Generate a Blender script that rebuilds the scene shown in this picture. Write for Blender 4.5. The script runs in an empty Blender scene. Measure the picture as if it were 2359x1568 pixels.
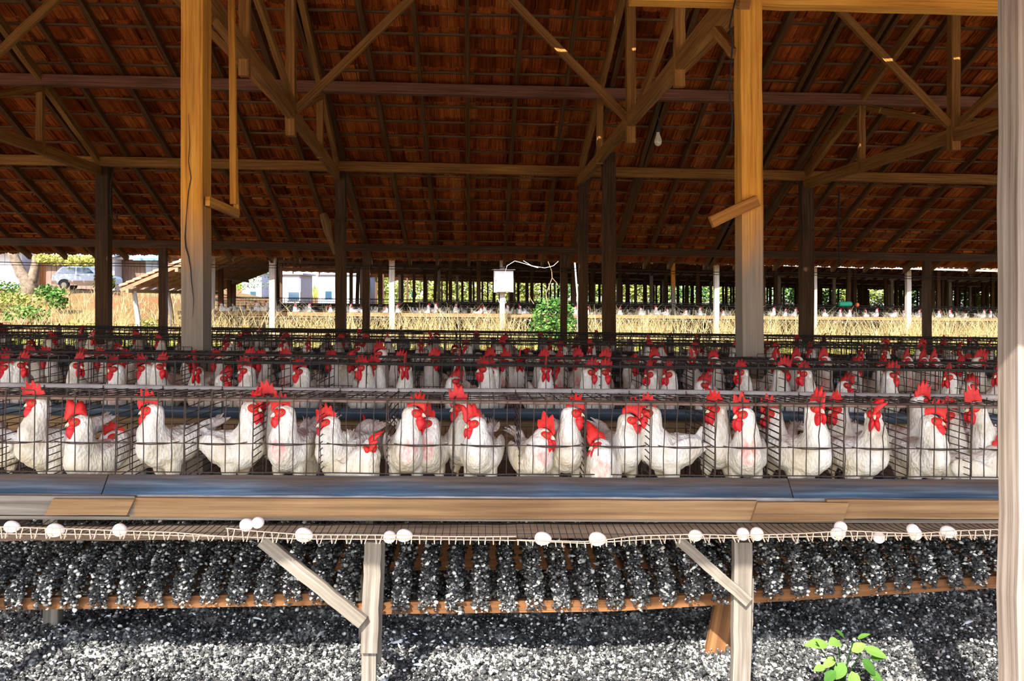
import bpy, math, random
import numpy as np
from mathutils import Vector, Matrix, noise, Quaternion
random.seed(11)
RNG = np.random.default_rng(7)
SC = bpy.context.scene
COL = SC.collection
PI = math.pi
# ------------------------------------------------------------------ camera
FPX = 1900.0           # focal length in pixels of the 2359 px wide frame
PSI = math.radians(2.2)
HY = 682.0             # horizon row
CZ = 1.5               # eye height
K = 0.0145             # the sheds follow ground that falls to the right
cam_d = bpy.data.cameras.new('camera')
cam = bpy.data.objects.new('camera', cam_d); COL.objects.link(cam); SC.camera = cam
cam_d.sensor_fit = 'HORIZONTAL'; cam_d.sensor_width = 36
cam_d.lens = FPX / 2359 * 36
cam_d.shift_y = -(784 - HY) / 2359
cam_d.clip_start = .05; cam_d.clip_end = 500
cam.location = (0, 0, CZ)
cam.rotation_euler = (PI / 2, 0, -PSI)
# ------------------------------------------------------------------ light
world = bpy.data.worlds.new('sky'); SC.world = world; world.use_nodes = True
wn = world.node_tree.nodes; wl = world.node_tree.links
wn.clear()
w_out = wn.new('ShaderNodeOutputWorld'); w_bg = wn.new('ShaderNodeBackground')
w_sky = wn.new('ShaderNodeTexSky'); w_sky.sky_type = 'NISHITA'; w_sky.sun_disc = False
w_sky.sun_elevation = math.radians(42); w_sky.sun_rotation = math.radians(200)
w_sky.air_density = 1.0; w_sky.dust_density = 1.5; w_sky.ozone_density = 1.0
wl.new(w_sky.outputs[0], w_bg.inputs[0]); wl.new(w_bg.outputs[0], w_out.inputs[0])
w_bg.inputs[1].default_value = 0.42
SUN_DIR = Vector((.36, 1.0, -.92)).normalized()      # direction the light travels
sun_d = bpy.data.lights.new('sun', 'SUN'); sun_d.energy = 11.0; sun_d.angle = math.radians(.53)
sun_d.color = (1, .95, .86)
sun = bpy.data.objects.new('sun', sun_d); COL.objects.link(sun)
sun.rotation_euler = SUN_DIR.to_track_quat('-Z', 'Y').to_euler()
sun.location = (-8, -20, 20)
SC.view_settings.view_transform = 'Standard'; SC.view_settings.look = 'None'
SC.view_settings.gamma = 1; SC.view_settings.use_curve_mapping = False
SC.view_settings.exposure = 0.6
SC.cycles.max_bounces = 8; SC.cycles.diffuse_bounces = 5; SC.cycles.glossy_bounces = 2
SC.cycles.transparent_max_bounces = 8
SC.cycles.sample_clamp_indirect = 6

def W(px, py, Y):
    """the point in the plane Y=const that the photograph shows at pixel px,py"""
    a = (px - 1179.5) / FPX; b = (HY - py) / FPX
    c, s = math.cos(PSI), math.sin(PSI)
    d = Vector((a * c + s, c - a * s, b)); t = Y / d.y
    return Vector((d.x * t, Y, CZ + d.z * t))
def sh(x, z): return z - K * x

# ------------------------------------------------------------------ materials
def mat(name, rough=.8, spec=.25):
    m = bpy.data.materials.new(name); m.use_nodes = True
    b = m.node_tree.nodes['Principled BSDF']
    b.inputs['Roughness'].default_value = rough
    b.inputs['Specular IOR Level'].default_value = spec
    return m, m.node_tree.nodes, m.node_tree.links, b
def ramp(n, l, src, stops):
    r = n.new('ShaderNodeValToRGB'); e = r.color_ramp.elements
    while len(e) < len(stops): e.new(.5)
    for i, (p, c) in enumerate(stops): e[i].position = p; e[i].color = (*c, 1)
    l.new(src, r.inputs[0]); return r
def mixc(n, l, f, a, b, mode='MIX'):
    m = n.new('ShaderNodeMix'); m.data_type = 'RGBA'; m.blend_type = mode
    for s, v in ((0, f), (6, a), (7, b)):
        if hasattr(v, 'links'): l.new(v, m.inputs[s])
        elif s == 0: m.inputs[0].default_value = v
        else: m.inputs[s].default_value = (*v, 1)
    return m.outputs[2]
def noise_n(n, l, scale, detail=5, vec=None, rough=.6):
    t = n.new('ShaderNodeTexNoise'); t.inputs['Scale'].default_value = scale
    t.inputs['Detail'].default_value = detail; t.inputs['Roughness'].default_value = rough
    if vec is not None: l.new(vec, t.inputs['Vector'])
    return t.outputs[0]
def uvmap(n, l, sx, sy, kind='UV'):
    tc = n.new('ShaderNodeTexCoord'); mp = n.new('ShaderNodeMapping')
    mp.inputs['Scale'].default_value = (sx, sy, 1); l.new(tc.outputs[kind], mp.inputs[0])
    return mp.outputs[0]
def bump(n, l, b, src, strength=.4, dist=.01):
    k = n.new('ShaderNodeBump'); k.inputs['Strength'].default_value = strength
    k.inputs['Distance'].default_value = dist; l.new(src, k.inputs['Height']); l.new(k.outputs[0], b.inputs['Normal'])
def wood(name, dark, mid, light, rough=.8, grey_to=None, zsplit=None):
    m, n, l, b = mat(name, rough, .2)
    g = noise_n(n, l, 1.0, 8, uvmap(n, l, 1.3, 55))
    g2 = noise_n(n, l, 1.0, 4, uvmap(n, l, 1.1, 6))
    r = ramp(n, l, g, [(.25, dark), (.5, mid), (.75, light)])
    r2 = ramp(n, l, g2, [(.3, (.55, .5, .48)), (.65, (1, 1, 1))])
    c = mixc(n, l, .75, r.outputs[0], r2.outputs[0], 'MULTIPLY')
    if grey_to is not None:      # grey below, orange above: warm light on the upper length painted in
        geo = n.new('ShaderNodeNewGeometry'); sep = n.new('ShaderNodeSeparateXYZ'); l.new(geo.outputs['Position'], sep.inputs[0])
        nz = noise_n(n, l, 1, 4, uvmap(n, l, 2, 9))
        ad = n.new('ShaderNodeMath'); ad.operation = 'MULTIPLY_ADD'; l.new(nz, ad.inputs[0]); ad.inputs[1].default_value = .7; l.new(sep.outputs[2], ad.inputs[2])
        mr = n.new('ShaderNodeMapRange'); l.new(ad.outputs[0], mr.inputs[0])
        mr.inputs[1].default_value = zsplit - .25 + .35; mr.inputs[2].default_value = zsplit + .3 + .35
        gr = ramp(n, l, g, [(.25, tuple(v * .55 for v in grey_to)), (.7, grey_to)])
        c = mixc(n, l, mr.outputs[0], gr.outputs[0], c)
    l.new(c, b.inputs['Base Color']); bump(n, l, b, g, .5, .006)
    return m
M = {}
M['beam'] = wood('aged_roof_timber', (.14, .055, .012), (.38, .17, .04), (.60, .30, .09))
M['purlin'] = wood('reddish_brown_purlin_timber', (.13, .05, .028), (.30, .13, .075), (.42, .20, .12))
M['rafter'] = wood('dark_rafter_timber', (.07, .03, .010), (.17, .08, .028), (.30, .16, .06))
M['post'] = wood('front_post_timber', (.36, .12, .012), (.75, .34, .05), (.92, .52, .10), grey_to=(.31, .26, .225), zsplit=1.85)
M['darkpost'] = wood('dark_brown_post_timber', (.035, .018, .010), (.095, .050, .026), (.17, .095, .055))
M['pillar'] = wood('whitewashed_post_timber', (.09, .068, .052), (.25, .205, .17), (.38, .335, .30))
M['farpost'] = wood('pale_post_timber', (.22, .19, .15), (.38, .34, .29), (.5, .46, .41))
M['grey'] = wood('weathered_grey_timber', (.055, .047, .040), (.17, .15, .125), (.32, .285, .245))
M['plank'] = wood('tan_trough_plank', (.12, .065, .028), (.25, .15, .072), (.36, .23, .12))
M['bearer'] = wood('brown_grey_bearer_timber', (.045, .03, .022), (.13, .09, .065), (.22, .165, .125))
M['rust'] = wood('rusty_brown_board', (.07, .03, .012), (.17, .075, .028), (.28, .13, .05))
def trough_mat():
    m, n, l, b = mat('blue_dusty_trough', .55, .35)
    g = noise_n(n, l, 1.0, 8, uvmap(n, l, 2.0, 45)); g2 = noise_n(n, l, 1, 4, uvmap(n, l, 1.5, 3))
    r = ramp(n, l, g, [(.3, (.02, .05, .085)), (.52, (.055, .125, .20)), (.75, (.20, .34, .46))])
    tc = n.new('ShaderNodeTexCoord'); sep = n.new('ShaderNodeSeparateXYZ'); l.new(tc.outputs['UV'], sep.inputs[0])
    ad = n.new('ShaderNodeMath'); ad.operation = 'MULTIPLY_ADD'; l.new(g2, ad.inputs[0]); ad.inputs[1].default_value = .12; l.new(sep.outputs[1], ad.inputs[2])
    mr = n.new('ShaderNodeMapRange'); l.new(ad.outputs[0], mr.inputs[0]); mr.inputs[1].default_value = .07; mr.inputs[2].default_value = .15
    rb = ramp(n, l, g, [(.3, (.035, .030, .028)), (.7, (.13, .09, .065))])
    c = mixc(n, l, mr.outputs[0], rb.outputs[0], r.outputs[0])
    l.new(c, b.inputs['Base Color']); bump(n, l, b, g, .3, .004); return m
M['trough'] = trough_mat()
def plain(name, col, rough=.7, var=.25, scale=12, metal=0, kind='Object', spec=.3, bmp=0):
    m, n, l, b = mat(name, rough, spec)
    g = noise_n(n, l, scale, 5, uvmap(n, l, 1, 1, kind))
    r = ramp(n, l, g, [(.3, tuple(v * (1 - var) for v in col)), (.7, tuple(min(1, v * (1 + var)) for v in col))])
    l.new(r.outputs[0], b.inputs['Base Color']); b.inputs['Metallic'].default_value = metal
    if bmp: bump(n, l, b, g, bmp, .01)
    return m
M['wire'] = plain('rusty_cage_wire', (.038, .024, .019), .7, .35, 30)
M['darkwire'] = plain('dark_cage_wire', (.030, .025, .023), .7, .3, 30)
M['barrail'] = plain('brown_front_rail', (.15, .095, .075), .7, .3, 20)
M['pipe'] = plain('grey_water_pipe', (.33, .30, .29), .6, .3, 10)
M['guard'] = plain('pale_galvanised_wire', (.60, .46, .35), .55, .15, 20)
M['gutter'] = plain('blue_grey_gutter_plastic', (.05, .075, .10), .4, .3, 8)
M['darkgutter'] = plain('dark_gutter_plastic', (.03, .038, .045), .5, .3, 8)
M['egg'] = plain('white_eggshell', (.86, .83, .80), .45, .04, 15)
M['pvc'] = plain('white_plastic', (.82, .82, .80), .4, .04, 5)
M['paint'] = plain('white_painted_metal', (.80, .79, .80), .5, .05, 3)
M['cable'] = plain('black_cable', (.02, .02, .02), .6, .2, 5)
M['glassbulb'] = plain('dusty_pale_bulb_glass', (.62, .58, .42), .25, .12, 30, spec=.6)
M['soil'] = plain('brown_shed_floor_soil', (.17, .12, .08), .95, .4, 3, bmp=.5)
def hen_mat():
    m, n, l, b = mat('white_hen_feathers', .85, .15)
    tc = n.new('ShaderNodeTexCoord'); mp = n.new('ShaderNodeMapping'); mp.inputs['Scale'].default_value = (1, 1, .55)
    l.new(tc.outputs['Object'], mp.inputs[0])
    oi = n.new('ShaderNodeObjectInfo')
    v = n.new('ShaderNodeTexVoronoi'); v.inputs['Scale'].default_value = 105; l.new(mp.outputs[0], v.inputs['Vector'])
    g = n.new('ShaderNodeTexNoise'); g.noise_dimensions = '4D'; g.inputs['Scale'].default_value = 11; g.inputs['Detail'].default_value = 8; g.inputs['Roughness'].default_value = .66
    l.new(mp.outputs[0], g.inputs['Vector'])
    mu = n.new('ShaderNodeMath'); mu.operation = 'MULTIPLY'; mu.inputs[1].default_value = 40; l.new(oi.outputs['Random'], mu.inputs[0]); l.new(mu.outputs[0], g.inputs['W'])
    r = ramp(n, l, g.outputs[0], [(.30, (.34, .29, .23)), (.41, (.60, .55, .47)), (.53, (.75, .73, .69)), (.70, (.80, .80, .80))])  # grey stains; darkest stops also put shade between feathers into the colour
    # dirt-stained cream belly
    sep = n.new('ShaderNodeSeparateXYZ'); l.new(tc.outputs['Object'], sep.inputs[0])
    ad = n.new('ShaderNodeMath'); ad.operation = 'MULTIPLY_ADD'; l.new(g.outputs[0], ad.inputs[0]); ad.inputs[1].default_value = .22; l.new(sep.outputs[2], ad.inputs[2])
    mr = n.new('ShaderNodeMapRange'); l.new(ad.outputs[0], mr.inputs[0]); mr.inputs[1].default_value = .20; mr.inputs[2].default_value = .33
    c = mixc(n, l, mr.outputs[0], (.76, .63, .42), r.outputs[0])
    mx2 = n.new('ShaderNodeMix'); mx2.data_type = 'RGBA'; mx2.inputs[0].default_value = .75
    l.new(r.outputs[0], mx2.inputs[6]); l.new(c, mx2.inputs[7])
    at = n.new('ShaderNodeAttribute'); at.attribute_name = 'tint'
    v2 = n.new('ShaderNodeTexNoise'); v2.inputs['Scale'].default_value = 60; l.new(mp.outputs[0], v2.inputs['Vector'])
    mm = n.new('ShaderNodeMath'); mm.operation = 'MULTIPLY'; l.new(at.outputs['Fac'], mm.inputs[0]); l.new(v2.outputs[0], mm.inputs[1])
    mr2 = n.new('ShaderNodeMapRange'); l.new(mm.outputs[0], mr2.inputs[0]); mr2.inputs[1].default_value = .22; mr2.inputs[2].default_value = .5
    c2 = mixc(n, l, mr2.outputs[0], mx2.outputs[2], (.72, .30, .27))
    l.new(c2, b.inputs['Base Color'])
    hb = n.new('ShaderNodeMath'); hb.operation = 'MULTIPLY_ADD'; l.new(v.outputs['Distance'], hb.inputs[0]); hb.inputs[1].default_value = .6; l.new(g.outputs[0], hb.inputs[2])
    bump(n, l, b, hb.outputs[0], .6, .011); return m
M['hen'] = hen_mat()
M['comb'] = plain('red_comb_skin', (.60, .022, .020), .5, .35, 38, spec=.35, bmp=.25)
M['wattle'] = plain('deep_red_wattle_skin', (.58, .012, .018), .45, .3, 50, spec=.35, bmp=.2)
M['shadedred'] = plain('shaded_red_skin', (.42, .022, .025), .6, .3, 40)  # comb skin behind the front row, its deeper shade put into the colour
M['lobe'] = plain('white_earlobe', (.85, .83, .82), .6, .05, 20)
M['beak'] = plain('horn_beak', (.70, .60, .47), .4, .15, 30)
M['eye'] = plain('orange_hen_eye', (.45, .10, .02), .2, .2, 30, spec=.8)
M['pupil'] = plain('black_pupil', (.01, .01, .01), .15, .1, 30, spec=.8)
M['leg'] = plain('yellow_hen_leg', (.70, .48, .28), .6, .2, 40)
def tile_mat(name, a, b_, c_, moss):
    m, n, l, b = mat(name, .85, .15)
    at = n.new('ShaderNodeAttribute'); at.attribute_name = 'tint'
    r = ramp(n, l, at.outputs['Fac'], [(.0, a), (.5, b_), (1, c_)])
    g = noise_n(n, l, 3.0, 6, uvmap(n, l, 1, 1, 'Object'))
    r2 = ramp(n, l, g, [(.33, moss), (.62, (1, 1, 1))])
    c = mixc(n, l, .85, r.outputs[0], r2.outputs[0], 'MULTIPLY')
    # fine flutes pressed into the clay, darker in the grooves and paler on the ribs
    fl = noise_n(n, l, 1.0, 3, uvmap(n, l, 26, .8)); rf = ramp(n, l, fl, [(.36, (.18, .14, .12)), (.5, (.8, .75, .7)), (.66, (1.5, 1.45, 1.3))])
    c = mixc(n, l, .85, c, rf.outputs[0], 'MULTIPLY')
    l.new(c, b.inputs['Base Color']); bump(n, l, b, fl, .5, .01); return m
M['tile'] = tile_mat('terracotta_roof_tiles', (.30, .06, .010), (.66, .16, .028), (.90, .32, .07), (.5, .4, .3))
M['batten'] = wood('tan_roof_batten', (.07, .035, .014), (.22, .12, .05), (.38, .23, .11))
M['fartile'] = tile_mat('weathered_roof_tiles', (.30, .12, .07), (.50, .24, .14), (.65, .38, .25), (.45, .40, .38))
def manure_mat():
    m, n, l, b = mat('dry_manure_clumps', .75, .35)
    at = n.new('ShaderNodeAttribute'); at.attribute_name = 'tint'
    g = noise_n(n, l, 5, 5, uvmap(n, l, 1, 1, 'Object'))
    ad = n.new('ShaderNodeMath'); ad.operation = 'MULTIPLY_ADD'; l.new(g, ad.inputs[0]); ad.inputs[1].default_value = .5; l.new(at.outputs['Fac'], ad.inputs[2])
    r = ramp(n, l, ad.outputs[0], [(.28, (.018, .018, .019)), (.56, (.062, .063, .064)), (.80, (.27, .265, .25)), (1.0, (.68, .67, .63))])
    l.new(r.outputs[0], b.inputs['Base Color']); bump(n, l, b, noise_n(n, l, 130, 3, uvmap(n, l, 1, 1, 'Object')), .6, .004); return m
M['manure'] = manure_mat()
M['yard'] = plain('pale_yard_earth', (.42, .37, .32), .95, .3, 1.5, bmp=.5)
M['manurebase'] = plain('dark_manure_ground', (.05, .048, .045), .95, .5, 25, bmp=.8)
def veg(name, a, b_, c_, trans=.3):
    m, n, l, b = mat(name, .7, .2)
    at = n.new('ShaderNodeAttribute'); at.attribute_name = 'tint'
    r = ramp(n, l, at.outputs['Fac'], [(.0, a), (.5, b_), (1, c_)])
    l.new(r.outputs[0], b.inputs['Base Color'])
    t = n.new('ShaderNodeBsdfTranslucent'); l.new(r.outputs[0], t.inputs[0])
    mx = n.new('ShaderNodeMixShader'); mx.inputs[0].default_value = trans
    l.new(b.outputs[0], mx.inputs[1]); l.new(t.outputs[0], mx.inputs[2]); l.new(mx.outputs[0], n['Material Output'].inputs[0]); return m
M['drygrass'] = veg('dry_straw_grass', (.16, .12, .05), (.38, .29, .12), (.62, .52, .28))
M['greengrass'] = veg('green_grass', (.05, .09, .01), (.19, .23, .03), (.42, .42, .12))
M['leaf'] = veg('green_leaves', (.015, .05, .01), (.05, .14, .02), (.18, .30, .06))
M['hedge'] = veg('yellow_green_hedge_leaves', (.05, .08, .01), (.20, .23, .04), (.42, .40, .11))
M['bark'] = plain('grey_brown_bark', (.15, .115, .085), .95, .5, 6, bmp=.8)
M['twig'] = plain('dry_tan_twig', (.24, .16, .09), .9, .3, 10)
def earth_mat():
    m, n, l, b = mat('red_earth_and_dry_grass', .95, .1)
    g = noise_n(n, l, .8, 7, uvmap(n, l, 1, 1, 'Object')); g2 = noise_n(n, l, 9, 5, uvmap(n, l, 1, 1, 'Object'))
    r = ramp(n, l, g, [(.35, (.20, .17, .07)), (.5, (.22, .13, .06)), (.62, (.28, .11, .045))])
    r2 = ramp(n, l, g2, [(.3, (.5, .5, .45)), (.7, (1, 1, 1))])
    l.new(mixc(n, l, .8, r.outputs[0], r2.outputs[0], 'MULTIPLY'), b.inputs['Base Color']); bump(n, l, b, g2, .6, .05); return m
M['earth'] = earth_mat()
M['carpaint'] = plain('silver_white_car_paint', (.40, .44, .52), .3, .03, 2, spec=.5)
M['cardirt'] = plain('red_dust_on_car_paint', (.34, .21, .14), .7, .15, 4)
M['tyre'] = plain('black_tyre_rubber', (.03, .03, .03), .8, .2, 10)
M['hub'] = plain('dusty_steel_wheel', (.4, .33, .26), .5, .2, 10)
M['carglass'] = plain('dark_blue_car_glass', (.03, .07, .12), .08, .1, 3, spec=.9)
M['wallwood'] = wood('pinkish_board_wall', (.10, .06, .045), (.20, .13, .105), (.28, .20, .17))
M['wallorange'] = wood('orange_brown_board_wall', (.25, .10, .04), (.45, .20, .08), (.6, .3, .13))
M['plaster'] = plain('white_plaster', (.48, .47, .52), .8, .08, 1.5)
M['roofgrey'] = plain('pale_grey_sheet_roof', (.42, .42, .45), .6, .12, 2)
M['bluetarp'] = plain('blue_painted_board', (.16, .35, .50), .6, .15, 3)
M['green'] = plain('green_plastic', (.02, .30, .17), .4, .1, 5)
M['orange'] = plain('orange_plastic', (.75, .16, .05), .5, .1, 5)
M['cyan'] = plain('turquoise_plastic', (.10, .55, .55), .4, .1, 5)
M['feather'] = plain('white_feather', (.75, .78, .82), .7, .05, 10)
M['nest'] = plain('matted_straw', (.42, .28, .14), .95, .4, 30, bmp=.6)

# ------------------------------------------------------------------ mesh builder
class MB:
    def __init__(s): s.v = []; s.f = []; s.uv = []; s.t = []; s.n = 0; s.sm = False
    def add(s, vs, fs, uvs=None, tint=None):
        o = s.n; s.v += [tuple(p) for p in vs]; s.n += len(vs)
        for k, f in enumerate(fs):
            s.f.append([o + i for i in f]); s.uv.append(uvs[k] if uvs else None); s.t.append(tint)
    def beam(s, p0, p1, w, h, up=(0, 0, 1), n=1, jit=0.0, taper=1.0, ends=True):
        """rectangular timber from p0 to p1, w across and h along up; UV u runs along the grain"""
        p0 = Vector(p0); p1 = Vector(p1); d = p1 - p0; L = d.length
        if L < 1e-6: return
        d.normalize(); up = Vector(up)
        x = d.cross(up)
        if x.length < 1e-4: x = d.cross(Vector((0, 1, 0)))
        x.normalize(); y = x.cross(d).normalized(); y = -y if y.dot(up) < 0 else y
        vs = []; uo = random.random() * 30; vo = random.random() * 9
        for i in range(n + 1):
            t = i / n; k = 1 + (taper - 1) * t
            c = p0 + d * L * t
            if 0 < i < n and jit: c = c + x * random.uniform(-jit, jit) + y * random.uniform(-jit, jit)
            for a, b in ((-1, -1), (1, -1), (1, 1), (-1, 1)):
                j = 1 + random.uniform(-jit, jit) * 3 if jit else 1
                vs.append(c + x * a * w / 2 * k * j + y * b * h / 2 * k * j)
        fs = []; uv = []
        per = [0, w, w + h, 2 * w + h, 2 * (w + h)]
        for i in range(n):
            for q in range(4):
                a = i * 4 + q; b = i * 4 + (q + 1) % 4
                fs.append((a, b, b + 4, a + 4))
                u0 = uo + L * i / n; u1 = uo + L * (i + 1) / n
                uv.append(((u0, vo + per[q]), (u0, vo + per[q + 1]), (u1, vo + per[q + 1]), (u1, vo + per[q])))
        if ends:
            fs.append((3, 2, 1, 0)); uv.append(((uo, vo), (uo + .02, vo), (uo + .02, vo + .02), (uo, vo + .02)))
            e = n * 4; fs.append((e, e + 1, e + 2, e + 3)); uv.append(((uo, vo), (uo + .02, vo), (uo + .02, vo + .02), (uo, vo + .02)))
        s.add(vs, fs, uv)
    def tube(s, pts, r, n=4, caps=True, tint=None):
        pts = [Vector(p) for p in pts]; m = len(pts); vs = []; prev = None
        for i, p in enumerate(pts):
            d = (pts[min(i + 1, m - 1)] - pts[max(i - 1, 0)])
            if d.length < 1e-9: d = Vector((0, 0, 1))
            d.normalize()
            if prev is None:
                a = Vector((0, 0, 1)) if abs(d.z) < .9 else Vector((1, 0, 0))
                x = d.cross(a).normalized()
            else:
                x = prev - d * prev.dot(d)
                x = x.normalized() if x.length > 1e-6 else d.orthogonal().normalized()
            prev = x; y = d.cross(x); rr = r[i] if isinstance(r, (list, tuple)) else r
            for k in range(n):
                t = 2 * PI * (k + .5) / n
                vs.append(p + (x * math.cos(t) + y * math.sin(t)) * rr)
        fs = []; uv = []; u = 0
        for i in range(m - 1):
            L = (pts[i + 1] - pts[i]).length
            for k in range(n):
                a = i * n + k; b = i * n + (k + 1) % n
                fs.append((a, b, b + n, a + n)); uv.append(((u, k / n * .3), (u, (k + 1) / n * .3), (u + L, (k + 1) / n * .3), (u + L, k / n * .3)))
            u += L
        if caps:
            fs.append(tuple(range(n))[::-1]); uv.append(None)
            fs.append(tuple((m - 1) * n + k for k in range(n))); uv.append(None)
        s.add(vs, fs, uv, tint)
    def box(s, c, size, rz=0, **k):
        c = Vector(c); d = Vector((math.cos(rz), math.sin(rz), 0)) * size[0] / 2
        s.beam(c - d, c + d, size[1], size[2], **k)
    def ball(s, c, r, seg=10, rings=7, rot=None, tint=None, egg=0):
        c = Vector(c); r = Vector(r) if hasattr(r, '__len__') else Vector((r, r, r)); vs = []
        rot = rot or Matrix.Identity(3)
        for i in range(1, rings):
            p = PI * i / rings
            for k in range(seg):
                t = 2 * PI * k / seg; q = math.cos(p)
                w = math.sin(p) * (1 - egg * q)
                vs.append(c + rot @ Vector((r.x * w * math.cos(t), r.y * w * math.sin(t), r.z * q)))
        top = len(vs); vs.append(c + rot @ Vector((0, 0, r.z))); vs.append(c + rot @ Vector((0, 0, -r.z)))
        fs = []
        for i in range(rings - 2):
            for k in range(seg):
                a = i * seg + k; b = i * seg + (k + 1) % seg
                fs.append((a, a + seg, b + seg, b))
        for k in range(seg):
            fs.append((top, k, (k + 1) % seg)); o = (rings - 2) * seg
            fs.append((top + 1, o + (k + 1) % seg, o + k))
        s.add(vs, fs, None, tint)
    def prism(s, poly, y0, y1, M4=None):
        """polygon in XZ pushed from y0 to y1"""
        n = len(poly); vs = [Vector((x, y0, z)) for x, z in poly] + [Vector((x, y1, z)) for x, z in poly]
        if M4: vs = [M4 @ v for v in vs]
        fs = [tuple(range(n)), tuple(range(2 * n - 1, n - 1, -1))] + [(i, i + n, (i + 1) % n + n, (i + 1) % n) for i in range(n)]
        s.add(vs, fs)
    def mesh(s, name, m):
        me = bpy.data.meshes.new(name)
        me.from_pydata(s.v, [], s.f)
        if any(u is not None for u in s.uv):
            ul = me.uv_layers.new(name='UVMap'); a = []
            for f, u in zip(s.f, s.uv):
                a += [c for p in (u if u else ((0, 0),) * len(f)) for c in p]
            ul.data.foreach_set('uv', a)
        if any(t is not None for t in s.t):
            at = me.attributes.new('tint', 'FLOAT', 'FACE'); at.data.foreach_set('value', [t if t is not None else .5 for t in s.t])
        if s.sm: me.polygons.foreach_set('use_smooth', [True] * len(me.polygons))
        me.materials.append(m); me.validate(); return me
    def obj(s, name, m, parent=None, loc=None):
        o = bpy.data.objects.new(name, s.mesh(name, m)); COL.objects.link(o)
        if parent: o.parent = parent
        if loc is not None: o.location = loc
        return o
def tag(o, label=None, cat=None, group=None, kind=None):
    if label: o['label'] = label
    if cat: o['category'] = cat
    if group: o['group'] = group
    if kind: o['kind'] = kind
    return o
def thing(name, label, cat, loc=(0, 0, 0), group=None, kind=None):
    o = bpy.data.objects.new(name, None); COL.objects.link(o); o.location = loc
    o.empty_display_size = .05
    return tag(o, label, cat, group, kind)
def copy_tree(o, parent=None):
    c = o.copy(); COL.objects.link(c)
    if parent: c.parent = parent
    for ch in list(o.children): copy_tree(ch, c)
    return c
def inst(name, me, parent=None, loc=(0, 0, 0), rz=0, ry=0, scale=1):
    o = bpy.data.objects.new(name, me); COL.objects.link(o)
    if parent: o.parent = parent
    o.location = loc; o.rotation_euler = (0, ry, rz); o.scale = (scale,) * 3
    return o
def one_beam(name, m, pts, w, h, label, cat, up=(0, 0, 1), group=None, kind=None, jit=.004, n=None):
    mb = MB()
    L = (Vector(pts[1]) - Vector(pts[0])).length
    mb.beam(pts[0], pts[1], w, h, up, n or max(2, int(L / .45)), jit)
    o = mb.obj(name, m); return tag(o, label, cat, group, kind)
ORD = ['first', 'second', 'third', 'fourth', 'fifth', 'sixth', 'seventh', 'eighth', 'ninth', 'tenth', 'eleventh', 'twelfth', 'thirteenth',
       'fourteenth', 'fifteenth', 'sixteenth', 'seventeenth', 'eighteenth', 'nineteenth', 'twentieth']
def ordinal(i):
    if i < 20: return ORD[i]
    t = {20: 'twenty', 30: 'thirty', 40: 'forty', 50: 'fifty', 60: 'sixty'}
    a = (i + 1) // 10 * 10; b = (i + 1) % 10
    if b == 0: return {30: 'thirtieth', 40: 'fortieth', 50: 'fiftieth', 60: 'sixtieth'}[a]
    return t[a] + '-' + ORD[b - 1]
# ================================================================== our shed
PITCH = .46
RIDGE_Y = 9.0
def R_(Y):                       # underside of the rafters
    return CZ + .94 + PITCH * (15.2 - Y) if Y >= RIDGE_Y else CZ + .94 + PITCH * 6.2 - .401 * (RIDGE_Y - Y)
def P(X, Y, z): return Vector((X, Y, sh(X, z)))
EAVE_F, EAVE_B = 1.075, 16.05

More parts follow.
